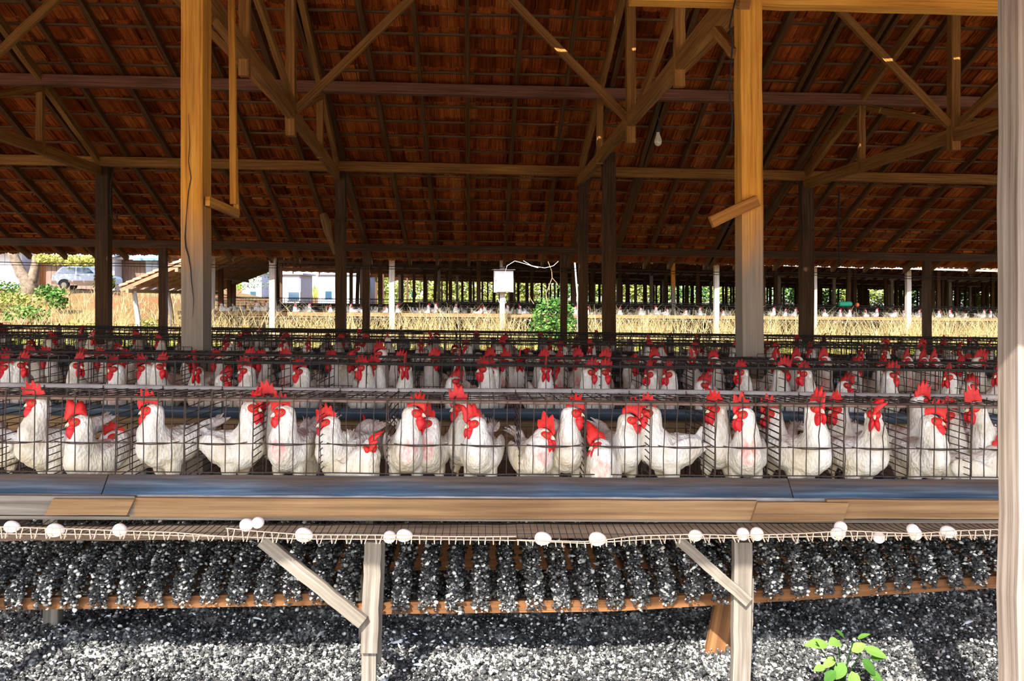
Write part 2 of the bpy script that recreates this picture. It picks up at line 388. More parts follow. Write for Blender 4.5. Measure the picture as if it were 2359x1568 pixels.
def tile_field(mb, x0, x1, ya, za, yb, zb, gauge=.36, wid=.225, skip=(), low=False, wob=.006):
    """rows of clay tiles from the high line (ya,za) down to the low line (yb,zb)"""
    L = math.hypot(yb - ya, zb - za); dy = (yb - ya) / L; dz = (zb - za) / L
    ny, nz = -dz, dy
    if nz < 0: ny, nz = -ny, -nz
    rows = round(L / gauge); gauge = L / rows; cols = int((x1 - x0) / wid)
    if low: prof = [(0, .0), (.3, .022), (.6, .0), (1, .012)]
    else: prof = [(0, .0), (.07, .022), (.17, .020), (.24, .0), (.42, .001), (.47, -.012), (.53, -.012), (.58, .001), (.76, .0), (.83, .020), (.93, .022), (1, 0)]
    th = .013; n = len(prof)
    for r in range(rows):
        s0 = r * gauge
        wave = [random.uniform(-wob, wob) for _ in range(3)]
        for c in range(cols):
            gap = .115 if (r, c) in skip else 0.0
            xx = x0 + c * wid; hh = random.uniform(-.003, .005); tl = random.uniform(-.012, .012)
            off = .02 * math.sin(r * 1.7) + random.uniform(-.006, .006); sag = .012 * math.sin(xx * .8 + r * .3) + .01 * math.sin(xx * 2.1 + r)
            vs = []
            for (s, lift) in ((s0 - .05, 0), (s0 + gauge + .05 - gap, .024)):
                for top in (0, 1):
                    for (u, h) in prof:
                        d = h + lift + hh + top * th + tl * (u - .5) + sag
                        X = xx + u * (wid + .012) + off
                        vs.append((X, ya + dy * s + ny * d, sh(X, za + dz * s + nz * d)))
            fs = []
            for i in range(n - 1):
                fs.append((i, i + 1, 2 * n + i + 1, 2 * n + i))                 # underside
                fs.append((n + i + 1, n + i, 3 * n + i, 3 * n + i + 1))         # top
                fs.append((i + 1, i, n + i, n + i + 1))                         # head
                fs.append((2 * n + i, 2 * n + i + 1, 3 * n + i + 1, 3 * n + i)) # tail
            # lug that hooks on the batten
            if not low:
                a = len(vs)
                for (u0, s) in ((.06 + random.uniform(0, .06), s0 + .0), (.90 + random.uniform(-.06, .04), s0 + .0)):
                    for dd in (.004, -.030):
                        for ds in (0, .018):
                            d = dd + hh; X = xx + u0 * wid + off
                            vs.append((X, ya + dy * (s + ds) + ny * d, sh(X, za + dz * (s + ds) + nz * d)))
                fs += [(a, a + 4, a + 6, a + 2), (a + 1, a + 3, a + 7, a + 5), (a + 2, a + 6, a + 7, a + 3), (a, a + 2, a + 3, a + 1), (a + 4, a + 5, a + 7, a + 6)]
            uo = c * 1.0; ul = [((uo + prof[i][0], 0), (uo + prof[i + 1][0], 0), (uo + prof[i + 1][0], .4), (uo + prof[i][0], .4)) if k == 0 else None for i in range(n - 1) for k in range(4)]
            mb.add(vs, fs, ul + [None] * (len(fs) - len(ul)), min(1, max(0, random.gauss(.45, .24))))
TH = .135      # tiles lie this far above the rafters' underside
XL, XR = -14.0, 14.0
mb = MB(); tile_field(mb, XL, XR, RIDGE_Y + .05, R_(RIDGE_Y) + TH, EAVE_B, R_(EAVE_B) + TH)
roof = mb.obj('ceiling', M['tile']); tag(roof, 'underside of the rear slope of the terracotta tile roof', 'roof', kind='structure')
holes = set()
_L = math.hypot(RIDGE_Y - .05 - EAVE_F, R_(RIDGE_Y) - R_(EAVE_F)); _rows = round(_L / .36)
for (px, py, Yt) in ((125, 52, 8.95), (930, 32, 8.95), (1252, 50, 8.95), (2000, 86, 8.95), (2190, 110, 8.95), (1452, 60, 8.95), (2093, 366, 10.6)):
    t0 = W(px, py, Yt)      # walk back along the sunlight to the front slope
    k = 0.0
    while k < 12:
        p = t0 - SUN_DIR * k
        if p.y < RIDGE_Y - .1 and p.z + K * p.x > R_(p.y) + TH: break
        k += .01
    sl = math.hypot(RIDGE_Y - .05 - p.y, R_(RIDGE_Y) - R_(p.y))
    holes.add((int(sl / (_L / _rows)), int((p.x - XL) / .225)))
mb = MB(); tile_field(mb, XL, XR, RIDGE_Y - .05, R_(RIDGE_Y) + TH, EAVE_F, R_(EAVE_F) + TH, low=True, skip=holes)
roof_f = mb.obj('ceiling', M['tile']); tag(roof_f, 'front slope of the terracotta tile roof over the first cage rows', 'roof', kind='structure')
# rafters and battens are parts of the roof
def rafter_line(parent, ya, yb, xs, m, w=.055, h=.09):
    for x in xs:
        mb = MB(); x2 = x + random.uniform(-.10, .10)
        mb.beam(P(x, ya, R_(ya) + h / 2), P(x2, yb, R_(yb) + h / 2), w * random.uniform(.8, 1.3), h, (0, 0, 1), 10, .005)
        mb.obj('rafter', m, parent)
xs = []
x = -13.15
while x < 13.6:
    xs.append(x)
    if random.random() < .16: xs.append(x + random.choice((-.12, .13)))
    x += .65
rafter_line(roof, RIDGE_Y + .02, EAVE_B - .05, xs, M['rafter'])
rafter_line(roof_f, RIDGE_Y - .02, EAVE_F + .05, [v for v in xs if abs(v) < 9][::2], M['rafter'])
L = (EAVE_B - RIDGE_Y) * math.hypot(1, PITCH)
r = 0
while r * .36 < L:
    s = r * .36 + .01; Y = RIDGE_Y + .05 + s / math.hypot(1, PITCH)
    mb = MB(); z = R_(Y) + .095 + .012 + .02 * 0
    mb.beam(P(XL, Y, z), P(XR, Y, z), .045, .026, (0, 0, 1), 70, .006); mb.obj('batten', M['batten'], roof); r += 1
# long beams running with the shed
def long_beam(Y, z, w, h, m, label, x0=XL + .3, x1=XR - .3):
    mb = MB(); mb.beam(P(x0, Y, z), P(x1, Y, z), w, h, (0, 0, 1), 60, .004)
    return tag(mb.obj('roof_beam', m), label, 'beam')
long_beam(15.2, CZ + .86, .12, .135, M['darkpost'], 'dark eave plate on top of the slim rear post row')
long_beam(12.8, CZ + 1.965, .10, .145, M['beam'], 'brown beam across the shed halfway up the rear roof slope, on the middle posts')
long_beam(11.05, CZ + 2.745, .11, .145, M['purlin'], 'reddish purlin across the upper part of the roof, highest long beam seen whole')
long_beam(9.0, CZ + 3.68, .08, .14, M['beam'], 'ridge beam under the peak of the roof')
long_beam(6.95, R_(6.95) - .08, .10, .14, M['purlin'], 'upper purlin under the front roof slope')
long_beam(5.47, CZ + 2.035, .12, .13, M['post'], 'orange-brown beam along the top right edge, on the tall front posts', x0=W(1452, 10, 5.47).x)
long_beam(1.98, R_(1.98) - .08, .09, .12, M['beam'], 'front eave beam on the whitewashed post')
# posts
def post(name, X, Y, w, d, z1, m, label, z0=0, lean=0, n=12, jit=.003):
    mb = MB(); mb.beam(P(X, Y, z0), P(X + lean, Y, z1), w, d, (0, 1, 0), n, jit)
    return tag(mb.obj(name, m), label, 'post')
def postpx(name, xa, xb, ytop, Y, d, m, label, lean=0, **k):
    a = W(xa, 600, Y); b = W(xb, 600, Y); X = (a.x + b.x) / 2; t = W((xa + xb) / 2, ytop, Y)
    return post(name, X, Y + d / 2, b.x - a.x, d, t.z + K * X, m, label, lean=lean, **k)
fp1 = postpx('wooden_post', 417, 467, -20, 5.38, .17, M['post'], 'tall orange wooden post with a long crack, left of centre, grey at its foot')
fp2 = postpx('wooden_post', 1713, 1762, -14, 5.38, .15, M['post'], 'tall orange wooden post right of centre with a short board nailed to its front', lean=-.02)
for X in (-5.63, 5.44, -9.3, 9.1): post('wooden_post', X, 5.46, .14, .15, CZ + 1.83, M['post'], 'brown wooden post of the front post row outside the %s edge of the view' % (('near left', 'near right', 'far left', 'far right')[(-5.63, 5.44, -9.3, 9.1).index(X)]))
# crack on the left post
mb = MB(); pts = [W(x, y, 5.375) for x, y in ((434, 262), (437, 330), (434, 372), (440, 410), (434, 440), (429, 500), (426, 545), (428, 570), (434, 590), (439, 618), (441, 650), (446, 690), (444, 730))]
mb.tube(pts, [.001, .002, .002, .003, .003, .002, .004, .005, .004, .003, .003, .002, .001], 5); mb.obj('crack', M['cable'], fp1)
a = W(2345, 700, 1.97); pX = a.x + .085
post('wooden_post', pX, 1.97 + .04, .17, .08, R_(1.98) - .14, M['pillar'], 'whitewashed eave post at the right edge, lower half in bright sun')
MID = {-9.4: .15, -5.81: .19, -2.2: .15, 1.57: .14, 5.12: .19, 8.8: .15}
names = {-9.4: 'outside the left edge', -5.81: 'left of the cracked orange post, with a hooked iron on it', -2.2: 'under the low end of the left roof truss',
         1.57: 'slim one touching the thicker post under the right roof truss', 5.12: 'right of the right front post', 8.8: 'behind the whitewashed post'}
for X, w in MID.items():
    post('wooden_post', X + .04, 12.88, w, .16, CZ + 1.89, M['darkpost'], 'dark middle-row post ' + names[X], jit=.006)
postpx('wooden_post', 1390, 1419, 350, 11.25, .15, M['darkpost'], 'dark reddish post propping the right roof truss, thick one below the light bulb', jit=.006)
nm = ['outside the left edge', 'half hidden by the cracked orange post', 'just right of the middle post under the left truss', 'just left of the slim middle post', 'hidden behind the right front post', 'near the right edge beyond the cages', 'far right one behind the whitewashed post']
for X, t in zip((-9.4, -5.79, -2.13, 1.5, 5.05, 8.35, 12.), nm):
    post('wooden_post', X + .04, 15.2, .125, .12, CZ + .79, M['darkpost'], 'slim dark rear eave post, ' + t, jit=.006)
# hooked iron on the left middle post
mb = MB(); mb.tube([W(x, y, 12.75) for x, y in ((262, 385), (256, 420), (254, 470), (257, 500), (264, 512), (269, 505), (269, 485))], .012, 6)
tag(mb.obj('iron_hook', M['darkwire']), 'dark iron hook hanging on the left middle-row post', 'hook')
# trusses
def truss(xa, xb, label, full=True):
    """xa at the front post row (Y 5.4), xb at the middle post row (Y 12.8)"""
    T = thing('roof_truss', label, 'truss', (0, 0, 0))
    def q(Y, z, dx=0): X = xa + (xb - xa) * (Y - 5.45) / 7.35 + dx; return P(X, Y, z)
    zf = CZ + (2.06 if full else 1.90)
    def part(name, a, b, w, h, m='beam', n=8):
        mb = MB(); mb.beam(a, b, w, h, (0, 0, 1) if abs((b - a).normalized().z) < .9 else (0, 1, 0), n, .004); mb.obj(name, M[m], T)
    part('tie_beam', q(5.3, zf), q(13.0, CZ + 1.83), .075, .145, n=18)
    zr = lambda Y: R_(Y) - .11
    part('principal_rafter', q(12.9, CZ + 1.95), q(9.05, zr(9.05) - .0), .07, .12, n=12)
    part('principal_rafter', q(5.3, CZ + 1.95), q(8.95, zr(8.95)), .07, .12, n=12)
    part('king_post', q(9.0, CZ + 1.70), q(9.0, CZ + 3.6), .10, .10)
    part('queen_post', q(11.05, CZ + 1.80), q(11.05, CZ + 2.68), .085, .07)
    part('queen_post', q(6.95, CZ + 1.80), q(6.95, CZ + 2.68), .085, .07)
    part('strut', q(9.05, CZ + 2.0, .04), q(10.95, CZ + 2.62, .04), .05, .085)
    part('strut', q(8.95, CZ + 2.0, .04), q(7.05, CZ + 2.62, .04), .05, .085)
    for sgn in (-1, 1):
        part('ridge_brace', q(9.0, CZ + 1.98, sgn * .05), q(9.0, CZ + 3.55, sgn * 1.62), .055, .08, 'beam')
    part('knee_brace', q(5.5, zf - .40), q(5.98, zf - .06), .055, .07)
    return T, q
truss(-1.90, -2.20, 'timber roof truss running back from the cracked orange post to the middle posts')
truss(1.72, 1.57, 'timber roof truss running back from the right front post, light bulb hanging beside it')
truss(-5.63, -5.81, 'timber roof truss at the left edge of the picture', False)
truss(5.42, 5.12, 'timber roof truss at the right edge, its tie beam meeting the whitewashed post', False)
truss(-9.3, -9.4, 'timber roof truss beyond the left edge')
truss(9.1, 8.8, 'timber roof truss beyond the right edge')
# odd boards
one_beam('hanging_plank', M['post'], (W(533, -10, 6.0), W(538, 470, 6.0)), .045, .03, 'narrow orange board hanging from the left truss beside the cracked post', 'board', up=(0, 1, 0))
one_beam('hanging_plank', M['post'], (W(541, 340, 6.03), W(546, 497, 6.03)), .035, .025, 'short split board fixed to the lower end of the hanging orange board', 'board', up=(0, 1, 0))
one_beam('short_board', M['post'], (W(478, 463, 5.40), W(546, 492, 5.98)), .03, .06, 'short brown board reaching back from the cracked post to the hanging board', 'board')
one_beam('short_board', M['beam'], (W(1745, 462, 5.366), W(1638, 512, 5.30)), .03, .075, 'short rough board nailed across the front of the right orange post', 'board')
mb = MB(); mb.tube([W(x, y, 12.2) for x, y in ((744, 492), (752, 512), (756, 535), (764, 560), (771, 586))], [.05, .075, .06, .04, .02], 7)
tag(mb.obj('hanging_stick', M['batten']), 'frayed orange stick hanging under the rear slope near the left middle post', 'stick')
# light bulb
bulb = thing('light_bulb', 'dusty pale light bulb hanging on a short cord below the right truss', 'light bulb', W(1516, 300, 7.7))
bl = W(1516, 300, 7.7)
mb = MB(); mb.sm = True
prof = [(.004, .0), (.016, -.004), (.016, -.03), (.019, -.045), (.033, -.085), (.036, -.105), (.032, -.128), (.018, -.145), (.0, -.150)]
n = 14; vs = []; fs = []
for (r_, z) in prof:
    for k in range(n): vs.append((r_ * math.cos(2 * PI * k / n), r_ * math.sin(2 * PI * k / n), z))
for i in range(len(prof) - 1):
    for k in range(n): fs.append((i * n + k, i * n + (k + 1) % n, (i + 1) * n + (k + 1) % n, (i + 1) * n + k))
mb.add(vs, fs); mb.obj('glass', M['glassbulb'], bulb)
mb = MB(); mb.tube([(0, 0, .035), (0, 0, -.02)], .019, 12); mb.obj('socket', M['cable'], bulb)
mb = MB(); mb.tube([(0, 0, .03), (.008, 0, .09), (-.004, 0, .14), (.002, 0, .22)], .005, 5); mb.obj('cord', M['cable'], bulb)
# wires
def wire_line(name, pts, r, m, label, cat='wire', n=5):
    mb = MB(); mb.tube(pts, r, n); return tag(mb.obj(name, m), label, cat)
mb = MB(); pts = [W(x, 487 + 55 * (x / 2350) + 4 * math.sin(x * .01), 12.55) for x in range(-60, 2420, 40)]
mb.tube(pts, .006, 4)
for i in range(130):
    x = -40 + i * 18.6; p = W(x, 487 + 55 * (x / 2350) + 4 * math.sin(x * .01), 12.55)
    mb.tube([p + Vector((-.03, 0, -.012)), p + Vector((0, -.01, .02)), p + Vector((.03, 0, .01))], .004, 3)
tag(mb.obj('barbed_wire', M['wire']), 'rusty barbed wire strung across the shed in front of the rear roof slope', 'wire')
pts = [W(x, y, 15.02) for x, y in ((-60, 602), (120, 606), (262, 606), (400, 609), (640, 611), (860, 613), (1100, 616), (1350, 619), (1600, 626), (1880, 628), (2100, 636), (2400, 642))]
wire_line('power_cable', pts, .007, M['cable'], 'black cable running along the rear posts below the eave, upper of two', 'cable')
wire_line('power_cable', [p + Vector((0, .05, -.045)) for p in pts], .006, M['cable'], 'black cable running along the rear posts below the eave, lower of two', 'cable')
mb = MB(); mb.tube([W(x, y, 5.3) for x, y in ((1694, 0), (1681, 60), (1688, 105), (1684, 150), (1680, 210), (1688, 270), (1682, 330))], .006, 5)
tag(mb.obj('dangling_wire', M['cable']), 'thin dark wire dangling beside the top of the right front post', 'wire')
mb = MB(); mb.tube([W(1933, 440, 12.6), W(1931, 520, 12.6), W(1935, 612, 12.6)], .014, 5)
tag(mb.obj('iron_rod', M['darkwire']), 'thin dark rod hanging to the right of the right middle-row post', 'rod')
# floor
def grid_mesh(x0, x1, nx, y0, y1, ny, fz):
    mb = MB(); vs = []; fs = []
    for j in range(ny + 1):
        for i in range(nx + 1):
            x = x0 + (x1 - x0) * i / nx; y = y0 + (y1 - y0) * j / ny; vs.append((x, y, fz(x, y)))
    for j in range(ny):
        for i in range(nx):
            a = j * (nx + 1) + i; fs.append((a, a + 1, a + nx + 2, a + nx + 1))
    mb.add(vs, fs); mb.sm = True; return mb
def nz(x, y, z=0): return noise.noise(Vector((x, y, z)))
def sstep(a, b, x): t = min(1, max(0, (x - a) / (b - a))); return t * t * (3 - 2 * t)
o = grid_mesh(-14, 14, 60, 3.9, 16, 40, lambda x, y: sh(x, .02 + .03 * nz(x * 2, y * 2))).obj('floor', M['soil'])
tag(o, 'dark trodden soil under the cage rows', 'floor', kind='structure')
# ================================================================== cages
FLOOR_Z = .70; BOT_Z = .828; TOP_Z = 1.107; MID_Z = .936
def cage_parts(m, rail_m, r=.0016, fine=True, seed=0):
    """meshes of a one metre, four cell cage; x -.5...5, y 0 (front) to .45, z from the shed floor"""
    rnd = random.Random(seed); D = {}
    def wig(p0, p1, k=.003, n=4):
        p0 = Vector(p0); p1 = Vector(p1)
        return [p0.lerp(p1, i / n) + (Vector((rnd.uniform(-k, k), rnd.uniform(-k, k), 0)) if 0 < i < n else Vector()) for i in range(n + 1)]
    mb = MB()
    for k in range(20):
        x = -.5 + .05 * k + .004
        if k % 5 in (2, 3): continue                       # the door wires stand here
        mb.tube(wig((x, 0, BOT_Z), (x, 0, TOP_Z)), r, 4)
    for z, q in ((BOT_Z, r * 1.25), (MID_Z, r * 1.1)):
        mb.tube([(-.5 + .1 * i, rnd.uniform(-.001, .001), z + rnd.uniform(-.0015, .0015)) for i in range(11)], q, 4)
    mb.tube([(-.5 + .1 * i, 0, TOP_Z + rnd.uniform(-.002, .002)) for i in range(11)], r * 1.5, 4)
    D['front_panel'] = mb.mesh('front_panel', m)
    mb = MB(); mb.tube([(-.5 + .1 * i, .012, TOP_Z - .008 + rnd.uniform(-.002, .002)) for i in range(11)], .0065 if fine else .005, 6); D['top_rail'] = mb.mesh('top_rail', rail_m)
    mb = MB()                                              # sliding door of one cell, x 0...25
    for x in (.104, .154): mb.tube(wig((x, -.006, MID_Z - .004), (x, -.006, TOP_Z + .022), .004), r, 4)
    mb.tube([(.100, -.006, TOP_Z + .0), (.100, -.006, TOP_Z + .019), (.105, -.006, TOP_Z + .024), (.153, -.006, TOP_Z + .024), (.204, -.006, TOP_Z + .022), (.208, -.006, TOP_Z + .016), (.208, -.006, TOP_Z - .0)], r * 1.1, 4)
    mb.tube([(.03, -.006, MID_Z + .006), (.045, -.008, MID_Z + .003), (.09, -.008, MID_Z - .003), (.13, -.008, MID_Z - .004), (.18, -.008, MID_Z - .002), (.225, -.007, MID_Z + .005), (.235, -.006, MID_Z + .007)], r * 1.2, 4)
    for x in (.104, .154): mb.tube([(x, -.003, MID_Z), (x, -.003, BOT_Z)], r, 4)
    D['door'] = mb.mesh('door', m)
    mb = MB()                                              # side wall, in the plane x=0
    for z in np.arange(BOT_Z - .10, TOP_Z - .01, .026 if fine else .045):
        mb.tube([(0, 0, z), (0, .22, z + rnd.uniform(-.003, .003)), (0, .45, z - .006)], r, 4)
    for y in (.0, .15, .30, .45): mb.tube([(0, y, FLOOR_Z), (0, y, TOP_Z - .02 * y)], r * 1.1, 4)
    D['partition'] = mb.mesh('partition', m)
    mb = MB()
    for k in range(20):
        x = -.5 + .05 * k + .004
        mb.tube([(x, 0, TOP_Z), (x, .45, TOP_Z - .022)], r, 4)
    for y in (.11, .22, .335, .45): mb.tube([(-.5, y, TOP_Z - .05 * y), (0, y, TOP_Z - .05 * y - .004), (.5, y, TOP_Z - .05 * y)], r, 4)
    D['top_panel'] = mb.mesh('top_panel', m)
    mb = MB()
    for k in range(20):
        x = -.5 + .05 * k + .004; mb.tube([(x, .45, FLOOR_Z), (x, .45, MID_Z)], r, 4)
    for z in (MID_Z, .82): mb.tube([(-.5, .45, z), (.5, .45, z)], r, 4)
    D['back_panel'] = mb.mesh('back_panel', m)
    mb = MB()
    for k in range(40 if fine else 14):
        x = -.5 + (.025 if fine else .0714) * k; mb.tube([(x, .0, FLOOR_Z), (x, .45, FLOOR_Z + .02)], r, 4)
    for y in (.02, .23, .44): mb.tube([(-.5, y, FLOOR_Z), (.5, y, FLOOR_Z)], r, 4)
    D['floor_mesh'] = mb.mesh('floor_mesh', m)
    return D
def cage_unit(D, x, y, rz, dz, label, group, back=True):
    T = thing('wire_cage', label, 'cage', (x, y, sh(x, dz)), group)
    T.rotation_euler = (0, K if rz == 0 else -K, rz)
    for k in ('front_panel', 'top_rail', 'top_panel', 'floor_mesh') + (('back_panel',) if back else ()): inst(k, D[k], T)
    for c in range(4): inst('door', D['door'], T, (-.5 + .25 * c, 0, 0))
    for c in range(5 if x > 0 and rz == 0 else 4): inst('partition', D['partition'], T, (-.5 + .25 * c + (.0 if c else .004), 0, 0))
    return T
DA = cage_parts(M['wire'], M['barrail'], .0021, True, 1)
DB = cage_parts(M['darkwire'], M['darkwire'], .0023, False, 2)
YA = 3.12
where_a = ['outermost left, cut by the picture edge', 'left one under the cracked orange post', 'just left of the doubled wires at the centre', 'just right of the doubled wires at the centre', 'right one, partly behind the whitewashed post']
for i, x in enumerate((-2.368, -1.368, -.368, .632, 1.632)):
    cage_unit(DA, x, YA, 0, 0, 'rusty front-row wire cage, ' + where_a[i], 'wire cages of the front row')
def bench(y0, y1, xl, xr, label):
    """timber bearers on legs that carry a block of cages"""
    T = thing('cage_bench', label, 'bench', (0, y0, 0))
    for y in (y0 + .08, y1 - .08):
        mb = MB(); mb.beam(P(xl, y, FLOOR_Z - .045), P(xr, y, FLOOR_Z - .045), .05, .075, (0, 0, 1), 12, .002); mb.obj('bearer', M['grey'], T, (0, -y0, 0))
    for x in np.arange(xl + .6, xr, 1.3):
        for y in (y0 + .08, y1 - .08):
            mb = MB(); mb.beam(P(x, y, 0), P(x, y, FLOOR_Z - .08), .05, .06, (0, 1, 0)); mb.obj('leg', M['grey'], T, (0, -y0, 0))
# the other rows: (y of the front, facing, first x, count, vertical offset, name)
ROWS = [('B', 4.40, 0, -3.5, 8, .03, 'second'), ('C', 5.32, PI, -3.75, 8, .02, 'third'),
        ('D', 6.98, 0, -5.2, 11, .0, 'fourth'), ('E', 7.90, PI, -5.2, 11, .0, 'fifth'),
        ('F', 9.20, 0, -6.3, 14, -.03, 'sixth'), ('G', 10.12, PI, -6.3, 14, -.03, 'seventh')]
for key, y, rz, x0, cnt, dz, nmr in ROWS:
    for i in range(cnt):
        x = x0 + i + (.13 if rz == 0 else .0)
        cage_unit(DB, x, y, rz, dz, 'dark wire cage module of the %s cage row, %s from the left' % (nmr, ordinal(i)), 'wire cages of the %s row' % nmr, back=(rz == 0 and key != 'F'))
bench(4.40, 5.32, -4, 4.5, 'bench under the second and third cage rows')
bench(6.98, 7.90, -5.7, 5.8, 'bench under the fourth and fifth cage rows')
bench(9.20, 10.12, -6.8, 7.6, 'bench under the sixth and seventh cage rows')
# gutters and pipes
def half_pipe(y, z, r, m, label, xl, xr, name='feed_gutter'):
    mb = MB(); n = 10; t = .003; vs = []; fs = []; xs = np.linspace(xl, xr, 16)
    for i, x in enumerate(xs):
        s = .006 * math.sin(x * 1.7)
        for q in range(n + 1):
            a = PI + PI * q / n; vs.append(P(x, y + r * math.cos(a), z + s + r * math.sin(a)))
        for q in range(n + 1):
            a = 2 * PI - PI * q / n; vs.append(P(x, y + (r - t) * math.cos(a), z + s + (r - t) * math.sin(a)))
    m2 = 2 * (n + 1)
    for i in range(len(xs) - 1):
        for q in range(m2): a = i * m2 + q; b = i * m2 + (q + 1) % m2; fs.append((a, b, b + m2, a + m2))
    mb.add(vs, fs); mb.sm = True
    return tag(mb.obj(name, m), label, 'gutter')
half_pipe(4.32, .905, .052, M['gutter'], 'blue-grey plastic feed gutter in front of the second cage row', -4.0, 4.4)
half_pipe(5.40, .89, .052, M['darkgutter'], 'dark feed gutter on the far side of the third cage row', -4.2, 4.4)
half_pipe(6.90, .93, .055, M['darkgutter'], 'dark feed gutter in front of the fourth cage row', -5.8, 5.8)
half_pipe(7.98, .90, .055, M['darkgutter'], 'dark feed gutter on the far side of the fifth cage row', -5.8, 5.8)
half_pipe(9.12, .90, .055, M['darkgutter'], 'dark feed gutter in front of the sixth cage row', -6.9, 7.8)
one_beam('feed_board', M['plank'], (P(-4.0, 4.372, .795), P(4.4, 4.372, .795)), .022, .165, 'tan board under the blue-grey gutter of the second cage row', 'board')
def pipe(y, z, r, m, label, xl, xr):
    mb = MB(); mb.sm = True; mb.tube([P(x, y, z + .004 * math.sin(x * 2.3)) for x in np.linspace(xl, xr, 18)], r, 8); return tag(mb.obj('water_pipe', m), label, 'pipe')
pipe(3.585, 1.088, .0125, M['pipe'], 'pale grey water pipe along the back top of the front cage row', -3.0, 2.6)
pipe(4.86, 1.14, .008, M['darkwire'], 'dark water pipe between the second and third cage rows', -4.0, 4.4)
pipe(7.44, 1.10, .012, M['darkwire'], 'dark water pipe between the fourth and fifth cage rows', -5.7, 5.8)
pipe(9.66, 1.08, .014, M['darkwire'], 'dark water pipe between the sixth and seventh cage rows', -6.8, 7.6)
# ------------------------------------------------------------------ the wooden feed trough of the front row

def board_quad(mb, xs, fa, fb, off):
    """board spanned by edge curves fa(x), fb(x) -> Vector, thickness along off"""
    vs = []; fs = []; uv = []
    for x in xs:
        a = fa(x); b = fb(x); vs += [a, b, b + off, a + off]
    W_ = (fa(xs[0]) - fb(xs[0])).length; uo = random.random() * 20
    for i in range(len(xs) - 1):
        o = i * 4; u0 = xs[i] + uo; u1 = xs[i + 1] + uo
        for (p, q, v0, v1) in ((0, 1, 0, W_), (1, 2, W_, W_ + .02), (2, 3, W_ + .02, 2 * W_ + .02), (3, 0, 2 * W_ + .02, 2 * W_ + .04)):
            fs.append((o + p, o + q, o + q + 4, o + p + 4)); uv.append(((u0, v0), (u0, v1), (u1, v1), (u1, v0)))
    e = (len(xs) - 1) * 4
    fs += [(3, 2, 1, 0), (e, e + 1, e + 2, e + 3)]; uv += [None, None]
    mb.add(vs, fs, uv)
def X_at(px, Y): return W(px, 700, Y).x
trough = thing('feed_trough', 'wooden feed trough along the front cages, blue dusty inner board and tan front plank', 'trough', (0, 2.95, sh(0, .75)))
def child(mb, name, m, par, label=None):
    o = mb.obj(name, m, par, -par.location); 
    if label: o['label'] = label
    return o
seams = [X_at(-70, 3.1), X_at(251, 3.1), X_at(1814, 3.1), X_at(2420, 3.1)]
for a, b in zip(seams[:-1], seams[1:]):
    mb = MB(); xs = np.linspace(a + .002, b - .002, max(6, int((b - a) / .1)))
    board_quad(mb, xs, lambda x: P(x, 3.095, .822 + .004 * nz(x * 3, 1)), lambda x: P(x, 2.985, .705), Vector((0, .012, 0)))
    child(mb, 'inner_board', M['trough'], trough)
mb = MB(); xs = np.linspace(seams[0], seams[-1], 30)
board_quad(mb, xs, lambda x: P(x, 2.997, .712), lambda x: P(x, 2.935, .712), Vector((0, 0, -.012))); child(mb, 'bottom_board', M['grey'], trough)
# front plank pieces: (px0, px1, y offset, z offset, material)
PL = [(-70, 310, .0, .006, 'grey'), (118, 305, -.014, -.001, 'plank'), (300, 1745, .0, 0, 'plank'), (1735, 1945, -.012, -.002, 'plank'), (1905, 2420, .0, .006, 'plank')]
for k, (a, b, dy, dz, mm) in enumerate(PL):
    A = X_at(a, 2.93); B_ = X_at(b, 2.93); xs = np.linspace(A, B_, max(5, int((B_ - A) / .08)))
    hh = .055 if k in (1,) else .066
    sk = .012 if k in (1, 3) else 0
    mb = MB(); board_quad(mb, xs, lambda x: P(x + sk, 2.93 + dy, .778 + dz + .0025 * nz(x * 4, k)), lambda x: P(x - sk, 2.925 + dy, .778 - hh + dz + .002 * nz(x * 5, k + 7)), Vector((0, .018, 0)))
    child(mb, 'front_plank', M[mm], trough, 'short patched overlapping plank' if k in (1, 3) else None)
mb = MB(); xs = np.linspace(seams[0], seams[-1], 60)
board_quad(mb, xs, lambda x: P(x, 2.948, .784 + .003 * nz(x * 9, 3)), lambda x: P(x, 2.956, .765), Vector((0, .008, 0))); child(mb, 'dusty_rim', M['bluerim'] if 'bluerim' in M else M['pipe'], trough)
mb = MB(); board_quad(mb, xs, lambda x: P(x, 2.962, .722), lambda x: P(x, 2.955, .700), Vector((0, .022, 0))); child(mb, 'lower_batten', M['grey'], trough)
# ------------------------------------------------------------------ egg tray, guard, bearer
TRAY = [(-70, 522, [(-70, 1212), (0, 1213), (200, 1219), (400, 1226), (522, 1236)]),
        (520, 1189, [(520, 1216), (600, 1224), (700, 1231), (900, 1232), (1000, 1235), (1100, 1236), (1189, 1235)]),
        (1190, 2420, [(1190, 1243), (1350, 1247), (1410, 1241), (1460, 1234), (1600, 1230), (1700, 1233), (1840, 1229), (1950, 1222), (2040, 1226), (2110, 1229), (2200, 1222), (2300, 1219), (2420, 1217)])]
LOWY = [(-70, 1236), (0, 1235), (300, 1237), (520, 1241), (700, 1247), (1000, 1248), (1187, 1250), (1350, 1257), (1500, 1247), (1700, 1244), (2000, 1240), (2300, 1238), (2420, 1238)]
def interp(tab, x):
    for (a, b), (c, d) in zip(tab[:-1], tab[1:]):
        if x <= c: return b + (d - b) * (x - a) / (c - a)
    return tab[-1][1]
lab = ['left egg tray of thin wires with a sagging pale guard rail', 'middle egg tray of thin wires, its pale guard rail starting with a raised corner', 'right egg tray of thin wires with a pale zigzag guard rail']
YG = 2.76
